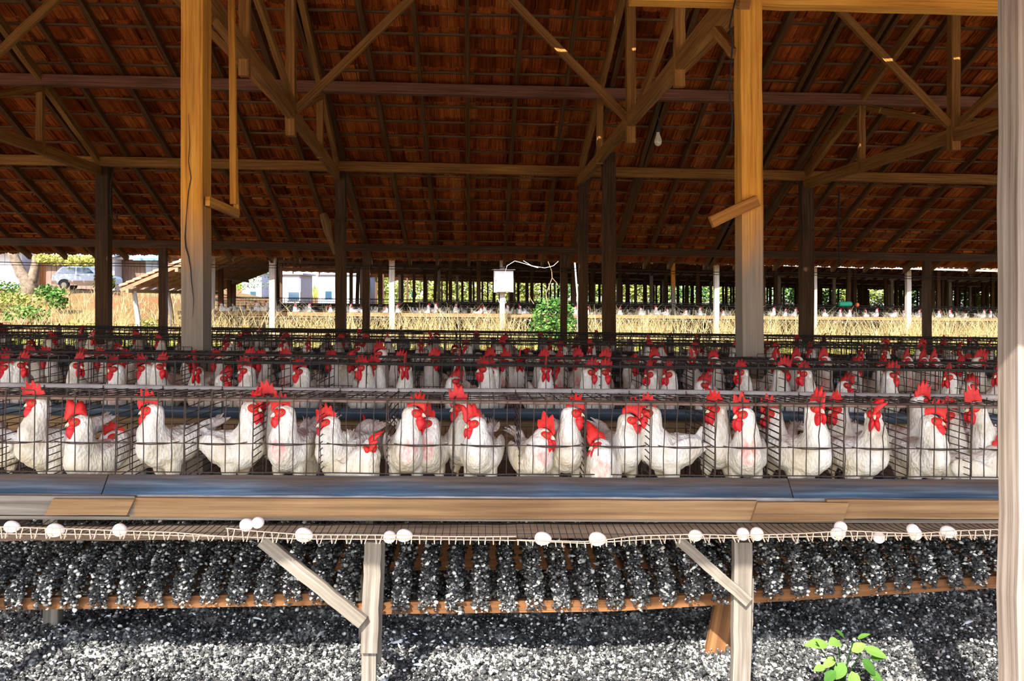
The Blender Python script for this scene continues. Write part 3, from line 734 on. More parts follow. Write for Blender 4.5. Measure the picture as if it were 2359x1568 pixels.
for i, (a, b, tab) in enumerate(TRAY):
    T = thing('egg_tray', lab[i], 'egg tray', W((a + b) / 2, 1240, YG), 'egg trays under the front cages')
    mg = MB(); mf = MB(); mz = MB()
    top = [W(x, interp(tab, x), YG) for x in np.linspace(a, b, 40)]
    mg.tube(top, .0019, 5)
    low = [W(x, interp(LOWY, x) - 6, YG + .006) for x in np.linspace(a, b, 40)]
    mg.tube(low, .0019, 5)
    x = float(a) + 4; k = 0
    while x < b - 4:
        pt = W(x, interp(tab, x), YG - .002); pl = W(x + (7 if (x < 900 or x > 1500) else 2) * (1 if k % 2 else -.4) * (1 if x > 1180 else -1), interp(LOWY, x) + 4, YG + .004)
        mz.tube([pt, pl, pl + Vector((0, .02, .006))], .0019, 4)
        # the floor wire behind
        p0 = W(x, interp(LOWY, x) - 3, YG + .012); mf.tube([p0, Vector((p0.x, 2.95, sh(p0.x, .683))), Vector((p0.x, 3.12, sh(p0.x, FLOOR_Z)))], .0013, 4)
        x += 17.0; k += 1
    for yy in (2.86, 3.0): mf.tube([Vector((X_at(q, yy), yy, sh(X_at(q, yy), .678 + (yy - 2.86) * .1))) for q in np.linspace(a, b, 10)], .0013, 4)
    child(mg, 'guard_rail', M['guard'], T); child(mz, 'guard_lattice', M['guard'], T); child(mf, 'floor_wires', M['darkwire'], T)
one_beam('tray_bearer', M['bearer'], (W(-80, 1227, 3.0), W(2420, 1217, 3.0)), .022, .05, 'long grey timber bearer seen through the egg tray wires', 'beam', n=50, jit=.002)
one_beam('tray_bearer', M['grey'], (P(-3, 3.5, .64), P(2.6, 3.5, .64)), .05, .07, 'rear timber bearer under the back of the front cages', 'beam', n=30, jit=.002)
# eggs
EGG = [(28, 1213, 34, 0), (128, 1221, 40, .2), (277, 1221, 38, -.6), (569, 1208, 30, 1.3), (595, 1203, 26, .9), (701, 1232, 43, -.3), (898, 1236, 29, 1.4), (932, 1233, 38, .3), (1251, 1240, 40, 0),
       (1377, 1241, 42, .1), (1603, 1233, 34, .4), (1711, 1229, 30, 1.5), (1743, 1229, 32, .9), (1931, 1229, 38, .2), (1936, 1214, 30, .8), (2024, 1237, 27, 1.2), (2107, 1228, 31, .8), (2102, 1219, 27, .5), (2185, 1225, 37, -.5)]
where_e = ['at the left picture edge', 'second from the left', 'in the left tray near the scorched end of the tan plank', 'shaded left one of the touching pair by the raised tray corner', 'shaded right one of the touching pair by the raised tray corner',
           'alone below the hen lying in front', 'smaller left one of the touching pair above the left leg', 'larger right one of the touching pair above the left leg', 'alone just right of the tray joint at the centre', 'alone, largest-looking, lowest point of the right guard',
           'alone near the top of the right brace', 'left one of the pair above the right leg', 'right one of the pair above the right leg', 'large, in front of another egg', 'shaded, behind a larger egg', 'small, sunk low behind the zigzag guard', 'in front of a half-hidden egg near the right end',
           'half hidden behind another egg near the right end', 'rightmost one before the whitewashed post']
me_egg = None
for (x, y, w, a), wh in zip(EGG, where_e):
    if me_egg is None:
        mb = MB(); mb.sm = True; mb.ball((0, 0, 0), (.0225, .0225, .0295), 20, 14, egg=.14); me_egg = mb.mesh('egg', M['egg'])
    Y = 2.795 if y > 1216 or x < 60 else 2.86
    o = bpy.data.objects.new('egg', me_egg); COL.objects.link(o); o.location = W(x, y, Y)
    asp = (w * Y / FPX) / .059 if w > 33 else (w * Y / FPX) / .046
    o.scale = (min(1.12, max(.88, asp)),) * 3
    o.rotation_euler = (0, PI / 2 + .1, a if w > 33 else 1.35)
    tag(o, 'white egg, ' + wh, 'egg', 'eggs on the front trays')
# ------------------------------------------------------------------ support legs, braces
def leg_unit(px, label, brace):
    T = thing('cage_trestle', label, 'trestle', W(px, 1400, 2.9))
    def bm(name, a, b, w, h, m='grey', up=(0, 1, 0)): mb = MB(); mb.beam(a, b, w, h, up, 10, .002); child(mb, name, M[m], T)
    g = W(px, 1640, 2.9); g.z = sh(g.x, .0)
    return T, bm, g
T, bm, g = leg_unit(858, 'left sunlit grey timber leg under the front cages with a long diagonal brace', 0)
bm('post', W(860, 1246, 2.90), Vector((W(851, 1500, 2.90).x, 2.90, W(851, 1500, 2.90).z)), .058, .03)
bm('back_board', W(876, 1246, 2.96), W(866, 1525, 2.96), .035, .02)
bm('lower_post', W(852, 1395, 2.92), Vector((W(848, 1600, 2.92).x, 2.92, 0)), .05, .03)
bm('brace', W(604, 1243, 2.88), W(836, 1432, 2.868), .045, .022)
T, bm, g = leg_unit(1708, 'right sunlit pale timber leg under the front cages with a shorter diagonal brace', 0)
bm('post', W(1709, 1246, 2.90), Vector((W(1704, 1600, 2.90).x, 2.90, 0)), .064, .035)
bm('splint', W(1728, 1330, 2.95), W(1722, 1530, 2.95), .022, .02)
bm('brace', W(1563, 1243, 2.88), W(1724, 1385, 2.868), .036, .022)
for px in (-120, 2560):
    T, bm, g = leg_unit(px, 'grey timber leg of the front cages outside the %s picture edge' % ('left' if px < 0 else 'right'), 0)
    bm('post', W(px, 1246, 2.90), Vector((g.x, 2.9, 0)), .058, .035)
one_beam('support_board', M['rust'], (W(1640, 1560, 3.3), W(1700, 1270, 3.3)), .10, .02, 'dirty slanting board behind the right leg', 'board', up=(0, 1, 0))
for px in (122, 845, 1690):
    one_beam('rear_trestle', M['grey'], (P(X_at(px, 3.5), 3.5, 0), P(X_at(px, 3.5), 3.5, .605)), .06, .05, 'rear leg under the front cages, ' + {122: 'in the dark at the left', 845: 'behind the left leg', 1690: 'behind the right leg'}[px], 'trestle', up=(0, 1, 0))
# ------------------------------------------------------------------ manure rack, heaps, ground
rack = [(-70, 775, 1396, 1393, 'left'), (765, 2420, 1408, 1350, 'right')]
rackline = lambda x: interp([(-70, 1404), (0, 1404), (400, 1400), (775, 1393), (776, 1418), (900, 1414), (1400, 1408), (1600, 1396), (2290, 1354), (2420, 1347)], x)
YR = 3.12
def lump_cloud(pts, smin, smax, flat=.8):
    """numpy batch of small irregular clumps"""
    ico_v = np.array(IV); ico_f = np.array(IF); n = len(pts); k = len(ico_v)
    P_ = np.array(pts); S = RNG.uniform(0, 1, n) ** 2.2 * (smax - smin) + smin
    A = RNG.uniform(.45, 1.5, (n, k, 1)); q = RNG.normal(size=(n, 3, 3)); Q = np.linalg.qr(q)[0]
    V = (ico_v[None] * A) * (S[:, None, None] * np.array([1, 1, 1])[None, None]); V = np.einsum('nkj,nij->nki', V, Q); V[:, :, 2] *= flat
    V += P_[:, None, :]; F = (ico_f[None] + (np.arange(n) * k)[:, None, None]).reshape(-1, 3)
    t = np.repeat(np.clip(RNG.exponential(.30, n), 0, 1), len(ico_f))
    return V.reshape(-1, 3), F, t
g_ = (1 + 5 ** .5) / 2
IV = np.array([(-1, g_, 0), (1, g_, 0), (-1, -g_, 0), (1, -g_, 0), (0, -1, g_), (0, 1, g_), (0, -1, -g_), (0, 1, -g_), (g_, 0, -1), (g_, 0, 1), (-g_, 0, -1), (-g_, 0, 1)]) / 1.9
IF = [(0, 11, 5), (0, 5, 1), (0, 1, 7), (0, 7, 10), (0, 10, 11), (1, 5, 9), (5, 11, 4), (11, 10, 2), (10, 7, 6), (7, 1, 8), (3, 9, 4), (3, 4, 2), (3, 2, 6), (3, 6, 8), (3, 8, 9), (4, 9, 5), (2, 4, 11), (6, 2, 10), (8, 6, 7), (9, 8, 1)]
def np_mesh(name, V, F, t, m):
    me = bpy.data.meshes.new(name); nf = len(F); w = F.shape[1]
    me.vertices.add(len(V)); me.vertices.foreach_set('co', V.astype(np.float32).ravel())
    me.loops.add(nf * w); me.loops.foreach_set('vertex_index', F.astype(np.int32).ravel())
    me.polygons.add(nf); me.polygons.foreach_set('loop_start', np.arange(0, nf * w, w, dtype=np.int32)); me.polygons.foreach_set('loop_total', np.full(nf, w, dtype=np.int32))
    if t is not None:
        at = me.attributes.new('tint', 'FLOAT', 'FACE'); at.data.foreach_set('value', np.asarray(t, dtype=np.float32))
    me.update(calc_edges=True); me.materials.append(m); return me
def link(name, me): o = bpy.data.objects.new(name, me); COL.objects.link(o); return o
mr = thing('manure_rack', 'long wooden rack of slats under the front cages, heaped with droppings', 'rack', (0, 3.12, sh(0, .35)))
for a, b in ((-70, 770), (772, 2420)):
    mb = MB(); xs = np.linspace(X_at(a, YR), X_at(b, YR), 40); pxs = np.linspace(a, b, 40); d = dict(zip(xs, pxs))
    board_quad(mb, xs, lambda x: Vector((x, YR, W(d[x], rackline(d[x]) - 27, YR).z)), lambda x: Vector((x, YR, W(d[x], rackline(d[x]), YR).z)), Vector((0, .025, 0)))
    child(mb, 'front_board', M['rust'], mr)
def rack_z(x): # top of the rack at world x
    px = 1179.5 + 1900 * math.tan(math.atan2(x, YR) - PSI); return W(px, rackline(px) - 27, YR).z
slx = []; x = X_at(-90, YR)
while x < X_at(2430, YR):
    slx.append(x); x += .101
for x in slx:
    mb = MB(); z = rack_z(x); mb.beam((x, YR + .02, z + .006), (x + random.uniform(-.02, .02), 4.0, z + .09), .045, .014, (0, 0, 1), 4, .002); child(mb, 'slat', M['rust'], mr)
pts = []
for i, x in enumerate(slx):
    z = rack_z(x); px = 1179.5 + 1900 * math.tan(math.atan2(x, YR) - PSI)
    hh = random.uniform(.06, .115) * (1.15 if 300 < px < 2200 else .85)
    if px < 420: hh *= .7 + .5 * px / 420
    n = 1500
    for _ in range(n):
        t = random.random() ** 1.25; y = YR - .012 + t * .85
        w = .034 * (1 - .1 * t) + .012 * nz(x * 9, y * 9); top = (hh + .05 * max(0, nz(x * 5, y * 6)) + .07 * min(1, t * 3)) * (.75 + .6 * nz(x * 7, y * 4, 3) + .3)
        a = random.uniform(0, PI); rr = random.random() ** .35
        pts.append((x + math.cos(a) * w * rr * 1.05, y, z + .012 + t * .08 + abs(math.sin(a)) * top * rr))
    for _ in range(220):
        a = random.uniform(0, PI); rr = random.random() ** .5; pts.append((x + math.cos(a) * .033 * rr, YR - .008 - .02 * random.random(), z + .01 - .05 * random.random() ** 1.6 + abs(math.sin(a)) * hh * .8 * rr))
V, F, t = lump_cloud(pts, .0028, .0098)
tag(link('manure_heap', np_mesh('manure_heap', V, F, t, M['manure'])), 'lumpy grey droppings heaped in ridges on the slats under the front cages', 'manure', kind='stuff')
# dark board behind the rack
one_beam('back_board', M['rust'], (W(640, 1275, 3.75), W(2400, 1262, 3.75)), .02, .16, 'dim orange-brown board behind the heaped slats', 'board')
def ground_h(x, y):
    h = .05 + .035 * nz(x * 3, y * 3) + .02 * nz(x * 9, y * 9)
    h += .10 * sstep(3.3, 4.2, y)
    h += .055 * math.exp(-((x - 1.05) ** 2 + (y - 3.42) ** 2) / .03) + .05 * math.exp(-((x + 1.62) ** 2 + (y - 3.42) ** 2) / .03)
    return sh(x, h)
gm = grid_mesh(-14, 14, 60, -14, 4.6, 60, lambda x, y: ground_h(x, y) - (.02 if y > 2.6 and abs(x) < 3.2 else 0))
tag(gm.obj('floor', M['yard']), 'sunny pale earth yard in front of the shed', 'ground', kind='structure')
def relief(name, x0, x1, nx, y0, y1, ny, label):
    X, Y = np.meshgrid(np.linspace(x0, x1, nx + 1), np.linspace(y0, y1, ny + 1)); V = np.zeros(((nx + 1) * (ny + 1), 3)); V[:, 0] = X.ravel(); V[:, 1] = Y.ravel()
    tn = np.zeros(len(V))
    for i in range(len(V)):
        x, y = V[i, 0], V[i, 1]; a_ = noise.noise(Vector((x * 38, y * 38, 1))); b_ = noise.noise(Vector((x * 95, y * 95, 5))); c_ = noise.noise(Vector((x * 210, y * 210, 9)))
        V[i, 2] = ground_h(x, y) + abs(a_) * .030 + abs(b_) * .020 + c_ * .006; tn[i] = .30 + .55 * abs(b_) + .5 * c_ * .5 + .35 * nz(x * 6, y * 6, 4)
    idx = np.arange(nx * ny); r_ = idx // nx; c_ = idx % nx; q = r_ * (nx + 1) + c_; F = np.stack([q, q + 1, q + nx + 2, q + nx + 1], 1)
    tag(link(name, np_mesh(name, V, F, np.clip(tn[q], 0, 1), M['manure'])), label, 'ground', kind='structure')
relief('floor', -2.9, 2.9, 620, 2.6, 4.6, 230, 'crusty grey droppings-covered ground under and just in front of the front cages')
pts = []
for _ in range(62000):
    y = 2.85 + 1.75 * random.random() ** 1.3; s = y * .72; x = random.uniform(-s, s) + y * .04
    pts.append((x, y, ground_h(x, y) + .012 + random.random() ** 2 * .022))
V, F, t = lump_cloud(pts, .0028, .0105, .8)
tag(link('manure_litter', np_mesh('manure_litter', V, F, t, M['manure'])), 'crumbly grey droppings covering the ground below the rack, nearest strip in sunshine', 'manure', kind='stuff')
def feather(c, L, a, label):
    mb = MB(); n = 8; vs = []; fs = []
    for i in range(n + 1):
        t = i / n; w = L * .11 * math.sin(PI * min(1, t * .9 + .08)) * (1 if t < .95 else .5); z = L * .12 * math.sin(PI * t)
        for q, dz in ((-1, 0), (0, .004), (1, 0)): vs.append((L * (t - .5), q * w, z + dz))
        vs.append((L * (t - .5), 0, z - .001))
    for i in range(n):
        a0 = i * 4; b0 = a0 + 4
        fs += [(a0, a0 + 1, b0 + 1, b0), (a0 + 1, a0 + 2, b0 + 2, b0 + 1), (a0 + 3, a0, b0, b0 + 3), (a0 + 2, a0 + 3, b0 + 3, b0 + 2)]
    mb.add(vs, fs); mb.tube([(-L * .62, 0, 0), (-L * .4, 0, L * .04)], .0012, 4)
    o = mb.obj('feather', M['feather'], None, c); o.rotation_euler = (.25, 0, a); tag(o, label, 'feather', 'feathers on the ground')
for (px, py, Y, L, a, l) in [(918, 1488, 3.42, .09, .15, 'long white feather on dark droppings right of the left leg'), (965, 1556, 3.2, .07, -.2, 'short bluish feather at the bottom edge right of the left leg'), (1320, 1450, 3.6, .06, .3, 'bluish feather on shaded ground below the centre of the rack'),
                             (140, 1478, 3.45, .07, .7, 'bluish feather on the shaded ground near the left edge'), (590, 1440, 3.6, .07, -.3, 'bluish feather on shaded ground left of the left leg'), (2230, 1440, 3.6, .08, .5, 'bluish feather on shaded ground near the right edge'), (740, 1470, 3.5, .07, 1.2, 'upright bluish feather just left of the left leg')]:
    p = W(px, py, Y); feather(Vector((p.x, Y, ground_h(p.x, Y) + .018)), L, a, l)
mb = MB()
for _ in range(420):
    y = random.uniform(3.0, 4.3); x = random.uniform(-2.2, 2.3); c = Vector((x, y, ground_h(x, y) + .03)); d = Vector((random.gauss(0, 1), random.gauss(0, .5), random.gauss(.1, .3))).normalized(); sd = d.orthogonal().normalized(); L = random.uniform(.008, .028)
    mb.add([c, c + d * L * .5 - sd * L * .2, c + d * L, c + d * L * .5 + sd * L * .2], [(0, 1, 2, 3)])
for _ in range(160):
    x = random.choice(slx) + random.gauss(0, .02); y = YR + random.uniform(-.03, .3); c = Vector((x, y, rack_z(x) + .05 + .12 * min(1, (y - YR + .05) * 3) * random.random())); d = Vector((random.gauss(0, 1), random.gauss(0, .5), random.gauss(.1, .6))).normalized(); sd = d.orthogonal().normalized(); L = random.uniform(.008, .03)
    mb.add([c, c + d * L * .5 - sd * L * .2, c + d * L, c + d * L * .5 + sd * L * .2], [(0, 1, 2, 3)])
tag(mb.obj('down_fluff', M['feather']), 'scraps of white down scattered over the droppings', 'feathers', kind='stuff')
# small plant, bottom right
def leaf_mesh(mb, base, d, L, w, up=Vector((0, 0, 1)), droop=.3, tint=.5, fold=.15):
    d = Vector(d).normalized(); s = d.cross(up)
    s = s.normalized() if s.length > .05 else d.orthogonal().normalized(); u = s.cross(d)
    vs = []; fs = []; n = 6
    for i in range(n + 1):
        t = i / n; c = base + d * L * t - u * droop * L * t * t; ww = w / 2 * math.sin(PI * t ** .8) ** .8 if 0 < i < n else .0005
        vs += [c - s * ww + u * ww * fold, c, c + s * ww + u * ww * fold]
    for i in range(n):
        a = i * 3; fs += [(a, a + 1, a + 4, a + 3), (a + 1, a + 2, a + 5, a + 4)]
    mb.add(vs, fs, None, tint)
pl = thing('weed_plant', 'small broad-leaved green weed growing on the sunlit ground at the bottom right', 'plant', W(1950, 1560, 3.05))
base = W(1945, 1600, 3.05)
mb = MB(); stems = []
for (px, py) in ((1880, 1478), (1930, 1470), (1965, 1478), (1985, 1505), (1920, 1510), (1950, 1530), (2000, 1540)):
    tip = W(px, py, 3.0 + random.uniform(-.05, .08)); stems.append(tip); mb.tube([base, base.lerp(tip, .5) + Vector((0, .01, .02)), tip], .0025, 5)
child(mb, 'stem', M['leaf'], pl)
for (px, py, dx, dz, L, w) in ((1908, 1484, -1, .25, .10, .045), (1935, 1478, -.8, .2, .06, .045), (1990, 1492, .9, -.15, .085, .045), (1962, 1500, .6, .4, .06, .04), (1925, 1515, -.6, -.3, .06, .035), (1945, 1525, -.3, -.5, .07, .045), (1985, 1520, .5, -.4, .075, .055),
                              (2000, 1545, .8, -.5, .07, .045), (1962, 1545, .1, -.8, .07, .05), (1925, 1545, -.6, -.5, .06, .04), (1975, 1470, .6, .6, .05, .02), (1945, 1468, -.5, .6, .05, .02), (2005, 1515, .7, .3, .05, .03), (1900, 1535, -.9, 0, .05, .03)):
    mb = MB(); leaf_mesh(mb, W(px, py, 3.0), (dx, random.uniform(-.5, .1), dz), L, w, Vector((0, -.6, 1)), .2, random.uniform(.4, .95)); child(mb, 'leaf', M['leaf'], pl)
# ================================================================== hens
def remesh(mb, voxel, smooth_it=3, amp=.0022, patch=None, name='body'):
    """union of overlapping shapes into one continuous smooth surface"""
    mb.sm = True; me0 = mb.mesh(name, M['hen']); o = bpy.data.objects.new('tmp', me0); COL.objects.link(o)
    md = o.modifiers.new('r', 'REMESH'); md.mode = 'VOXEL'; md.voxel_size = voxel; md.use_smooth_shade = True
    sm = o.modifiers.new('s', 'SMOOTH'); sm.iterations = smooth_it; sm.factor = .5
    dg = bpy.context.evaluated_depsgraph_get(); me = bpy.data.meshes.new_from_object(o.evaluated_get(dg))
    bpy.data.objects.remove(o); bpy.data.meshes.remove(me0); me.name = name
    n = len(me.vertices); co = np.empty(n * 3, dtype=np.float32); me.vertices.foreach_get('co', co)
    no = np.empty(n * 3, dtype=np.float32); me.vertices.foreach_get('normal', no); co = co.reshape(-1, 3); no = no.reshape(-1, 3)
    sd = random.random() * 50
    for i in range(n):
        v = co[i]; a = amp * (1.0 if v[2] < .30 else .35)
        d = noise.noise(Vector((v[0] * 42 + sd, v[1] * 42, v[2] * 26))) * a + noise.noise(Vector((v[0] * 95 + sd, v[1] * 95, v[2] * 60))) * a * .8
        co[i] = v + no[i] * d
    me.vertices.foreach_set('co', co.ravel())
    at = me.attributes.new('tint', 'FLOAT', 'POINT'); tv = np.zeros(n, dtype=np.float32)
    if patch is not None:
        c, r = patch; dd = np.linalg.norm((co - np.array(c)) * np.array([1, 1.2, .62]), axis=1); tv = np.clip(1.25 - dd / r, 0, 1).astype(np.float32)
    at.data.foreach_set('value', tv); me.update()
    me.polygons.foreach_set('use_smooth', [True] * len(me.polygons))
    if not me.materials: me.materials.append(M['hen'])
    return me
def hen_meshes(head=(.09, 0, .345), hyaw=0, hpitch=-.1, crouch=0.0, tail=.5, plump=1.0, comb=(.045, .5, 5), voxel=.0068, patch=False, detail=2, seed=0):
    """local frame: +x is where the breast points, origin between the feet. returns {part: [meshes]}"""
    rs = random.getstate(); random.seed(seed + 100); hk = 1.18
    z0 = -.085 * crouch; H = Vector(head); out = {}
    mb = MB(); p = plump
    for (x, z, r, ry) in ((-.135, .215, .038, .8), (-.10, .20, .056, .9), (-.055, .188, .074, .92), (-.01, .18, .084, .9), (.035, .182, .083, .88), (.07, .195, .070, .86)):
        mb.ball((x, 0, z + z0), (r * p, r * ry * p, r * p * .98), 14, 9)
    # neck
    A = Vector((.052, 0, .215 + z0)); B = Vector((.105, H.y * .15, .26 + z0 * .8)); mid = A.lerp(H, .55) + Vector((.018, 0, -.012))
    n = 11; fx = math.cos(hyaw); fy = math.sin(hyaw)
    Hn = H - Vector((fx, fy, 0)) * .014 + Vector((0, 0, -.008))
    for i in range(n + 1):
        t = i / n; q = A * (1 - t) ** 3 + B * 3 * t * (1 - t) ** 2 + (Hn + Vector((.0, 0, -.05))) * 3 * t * t * (1 - t) + Hn * t ** 3
        r = .062 * (1 - t) ** 1.35 + .0255 * (1 - (1 - t) ** 2) + .004
        mb.ball(q, (r, r * .95, r * 1.05), 10, 7)
    rot = Matrix.Rotation(hyaw, 3, 'Z') @ Matrix.Rotation(-hpitch, 3, 'Y')
    mb.ball(H, (.034, .0235, .026), 12, 9, rot); mb.ball(H + rot @ Vector((-.012, 0, -.004)), (.026, .022, .026), 10, 7, rot)
    # thighs, wings, tail root
    for s in (-1, 1):
        mb.ball((.01, s * .043, .115 + z0), (.036, .026, .05), 8, 6)
        mb.ball((-.03, s * .070 * p, .195 + z0), (.092, .018, .05), 12, 8, Matrix.Rotation(.35, 3, 'Y'))
        mb.ball((-.105, s * .045 * p, .20 + z0), (.055, .013, .026), 8, 6, Matrix.Rotation(.15, 3, 'Y'))
    tr = Matrix.Rotation(tail, 3, 'Y')
    mb.ball(Vector((-.165, 0, .235 + z0 + tail * .02)), (.062, .018, .036), 10, 7, tr)
    if detail < 1:
        for s in (-1, 1): mb.ball((0, s * .04, .05), (.008, .008, .06), 6, 5)
    out['body'] = [remesh(mb, voxel, 3, .0017 if detail else .001, ((.115 * p, 0, .215 + z0), .055) if patch else None)]
    def hp(x, y, z): return H + rot @ (Vector((x, y, z)) * hk)
    # comb
    hc, flop, teeth = comb
    nt = 26 if detail else 12; nv = 5 if detail else 3; vs = []; fs = []
    for side in (1, -1):
        for i in range(nt + 1):
            t = i / nt
            bx = .040 - .058 * t; bz = .008 + .017 * math.sin(PI * min(1, t * .95)) ** .8
            env = (.30 + .75 * math.sin(PI * min(1, (t + .10) * .92)) ** .9) * (1 if t > .04 else .6)
            saw = abs(((t * teeth + .25) % 1) - .5) * 2
            h = hc * env * (.56 + .52 * saw ** .9)
            ax = (.75 - 1.45 * t)
            for j in range(nv + 1):
                v = j / nv; th = (.0042 * (1 - v) + .0010) * side
                lat = flop * h * v * v * (1.0 + .4 * math.sin(t * 5 + seed)); up = h * v * (1 - .38 * abs(flop) * v * v)
                vs.append(hp(bx + ax * h * v * .42, th + lat, bz + up))
    m2 = nv + 1; o2 = (nt + 1) * m2
    for i in range(nt):
        for j in range(nv):
            a = i * m2 + j; fs.append((a, a + 1, a + m2 + 1, a + m2)); b = o2 + a; fs.append((b, b + m2, b + m2 + 1, b + 1))
        fs.append((i * m2 + nv, o2 + i * m2 + nv, o2 + (i + 1) * m2 + nv, (i + 1) * m2 + nv)); fs.append((i * m2, (i + 1) * m2, o2 + (i + 1) * m2, o2 + i * m2))
    for i in (0, nt):
        for j in range(nv): fs.append((i * m2 + j, o2 + i * m2 + j, o2 + i * m2 + j + 1, i * m2 + j + 1))
    mb = MB(); mb.sm = True; mb.add(vs, fs); out['comb'] = [mb.mesh('comb', M['comb'] if detail > 1 else M['shadedred'])]
    mb = MB(); mb.sm = True
    for s in (-1, 1): mb.ball(hp(.012, s * .0095, .000), (.0265, .0150, .0175), 10, 7, rot)
    mb.ball(hp(.026, 0, .004), (.0125, .0105, .0125), 8, 6, rot)
    out['face'] = [mb.mesh('face', M['comb'] if detail > 1 else M['shadedred'])]
    out['wattle'] = []
    for s in (-1, 1):
        mb = MB(); mb.sm = True; mb.ball(hp(.030, s * .0095, -.032), (.0190, .0105, .0270), 12, 9, rot @ Matrix.Rotation(s * .18, 3, 'X'), egg=-.22); mb.ball(hp(.028, s * .0080, -.015), (.014, .008, .013), 8, 6, rot)
        out['wattle'].append(mb.mesh('wattle', M['wattle']))
    mb = MB(); mb.sm = True
    mb.tube([hp(.026, 0, .001), hp(.034, 0, .0), hp(.041, 0, -.004), hp(.046, 0, -.009)], [.0078, .0062, .0040, .0010], 8)
    mb.tube([hp(.026, 0, -.006), hp(.034, 0, -.007), hp(.041, 0, -.0095)], [.0056, .0050, .0012], 8)
    out['beak'] = [mb.mesh('beak', M['beak'])]
    if detail >= 1:
        out['earlobe'] = []; out['eye'] = []
        for s in (-1, 1):
            mb = MB(); mb.sm = True; mb.ball(hp(-.008, s * .0235, -.011), (.0085, .0048, .0130), 8, 6, rot); out['earlobe'].append(mb.mesh('earlobe', M['lobe']))
            mb = MB(); mb.sm = True; mb.ball(hp(.013, s * .0205, .0035), (.0058, .0034, .0058), 10, 7, rot); e = mb.mesh('eye', M['eye'])
            out['eye'].append(e)
            mb = MB(); mb.sm = True; mb.ball(hp(.0135, s * .0222, .0035), (.0030, .0020, .0030), 8, 6, rot); out.setdefault('pupil', []).append(mb.mesh('pupil', M['pupil']))
        out['leg'] = []
        for s in (-1, 1):
            mb = MB(); k = Vector((.005, s * .038, .095 + z0 * .9)); f = Vector((.018, s * .040, .006))
            kz = max(.02, k.z); k.z = kz
            mb.tube([k, Vector((-.004, s * .039, max(.015, .06 + z0 * .55))), f], [.008, .0055, .0055], 7)
            for a in (-.45, 0, .45, PI): mb.tube([f, f + Vector((math.cos(a) * .018, math.sin(a) * .018, .001)), f + Vector((math.cos(a) * .034, math.sin(a) * .034, -.006))], [.0045, .0038, .0018], 6)
            out['leg'].append(mb.mesh('leg', M['leg']))
    if detail >= 2:
        mb = MB(); mb.sm = False
        for k in range(9):
            s = (k - 4) / 4; b = Vector((-.165, s * .016, .235 + z0 + tail * .02)); L = .095 * random.uniform(.8, 1.1)
            d = Vector((-math.cos(tail + .12 * abs(s)), s * .22, math.sin(tail * 1.1 + .25 * (1 - abs(s)))))
            leaf_mesh(mb, b, d, L, .022, Vector((0, 1, .01)) if k % 2 else Vector((0, .8, .5)), .15, .5, .4)
        out['tail'] = [mb.mesh('tail', M['hen'])]
    random.setstate(rs); return out
def hen_tree(D, label, group, loc, rz, scale=1, name='hen'):
    T = thing(name, label, 'hen', loc, group); T.rotation_euler = (0, 0, rz); T.scale = (scale,) * 3
    for k, ms in D.items():
        for me in ms: inst(k, me, T)
    return T
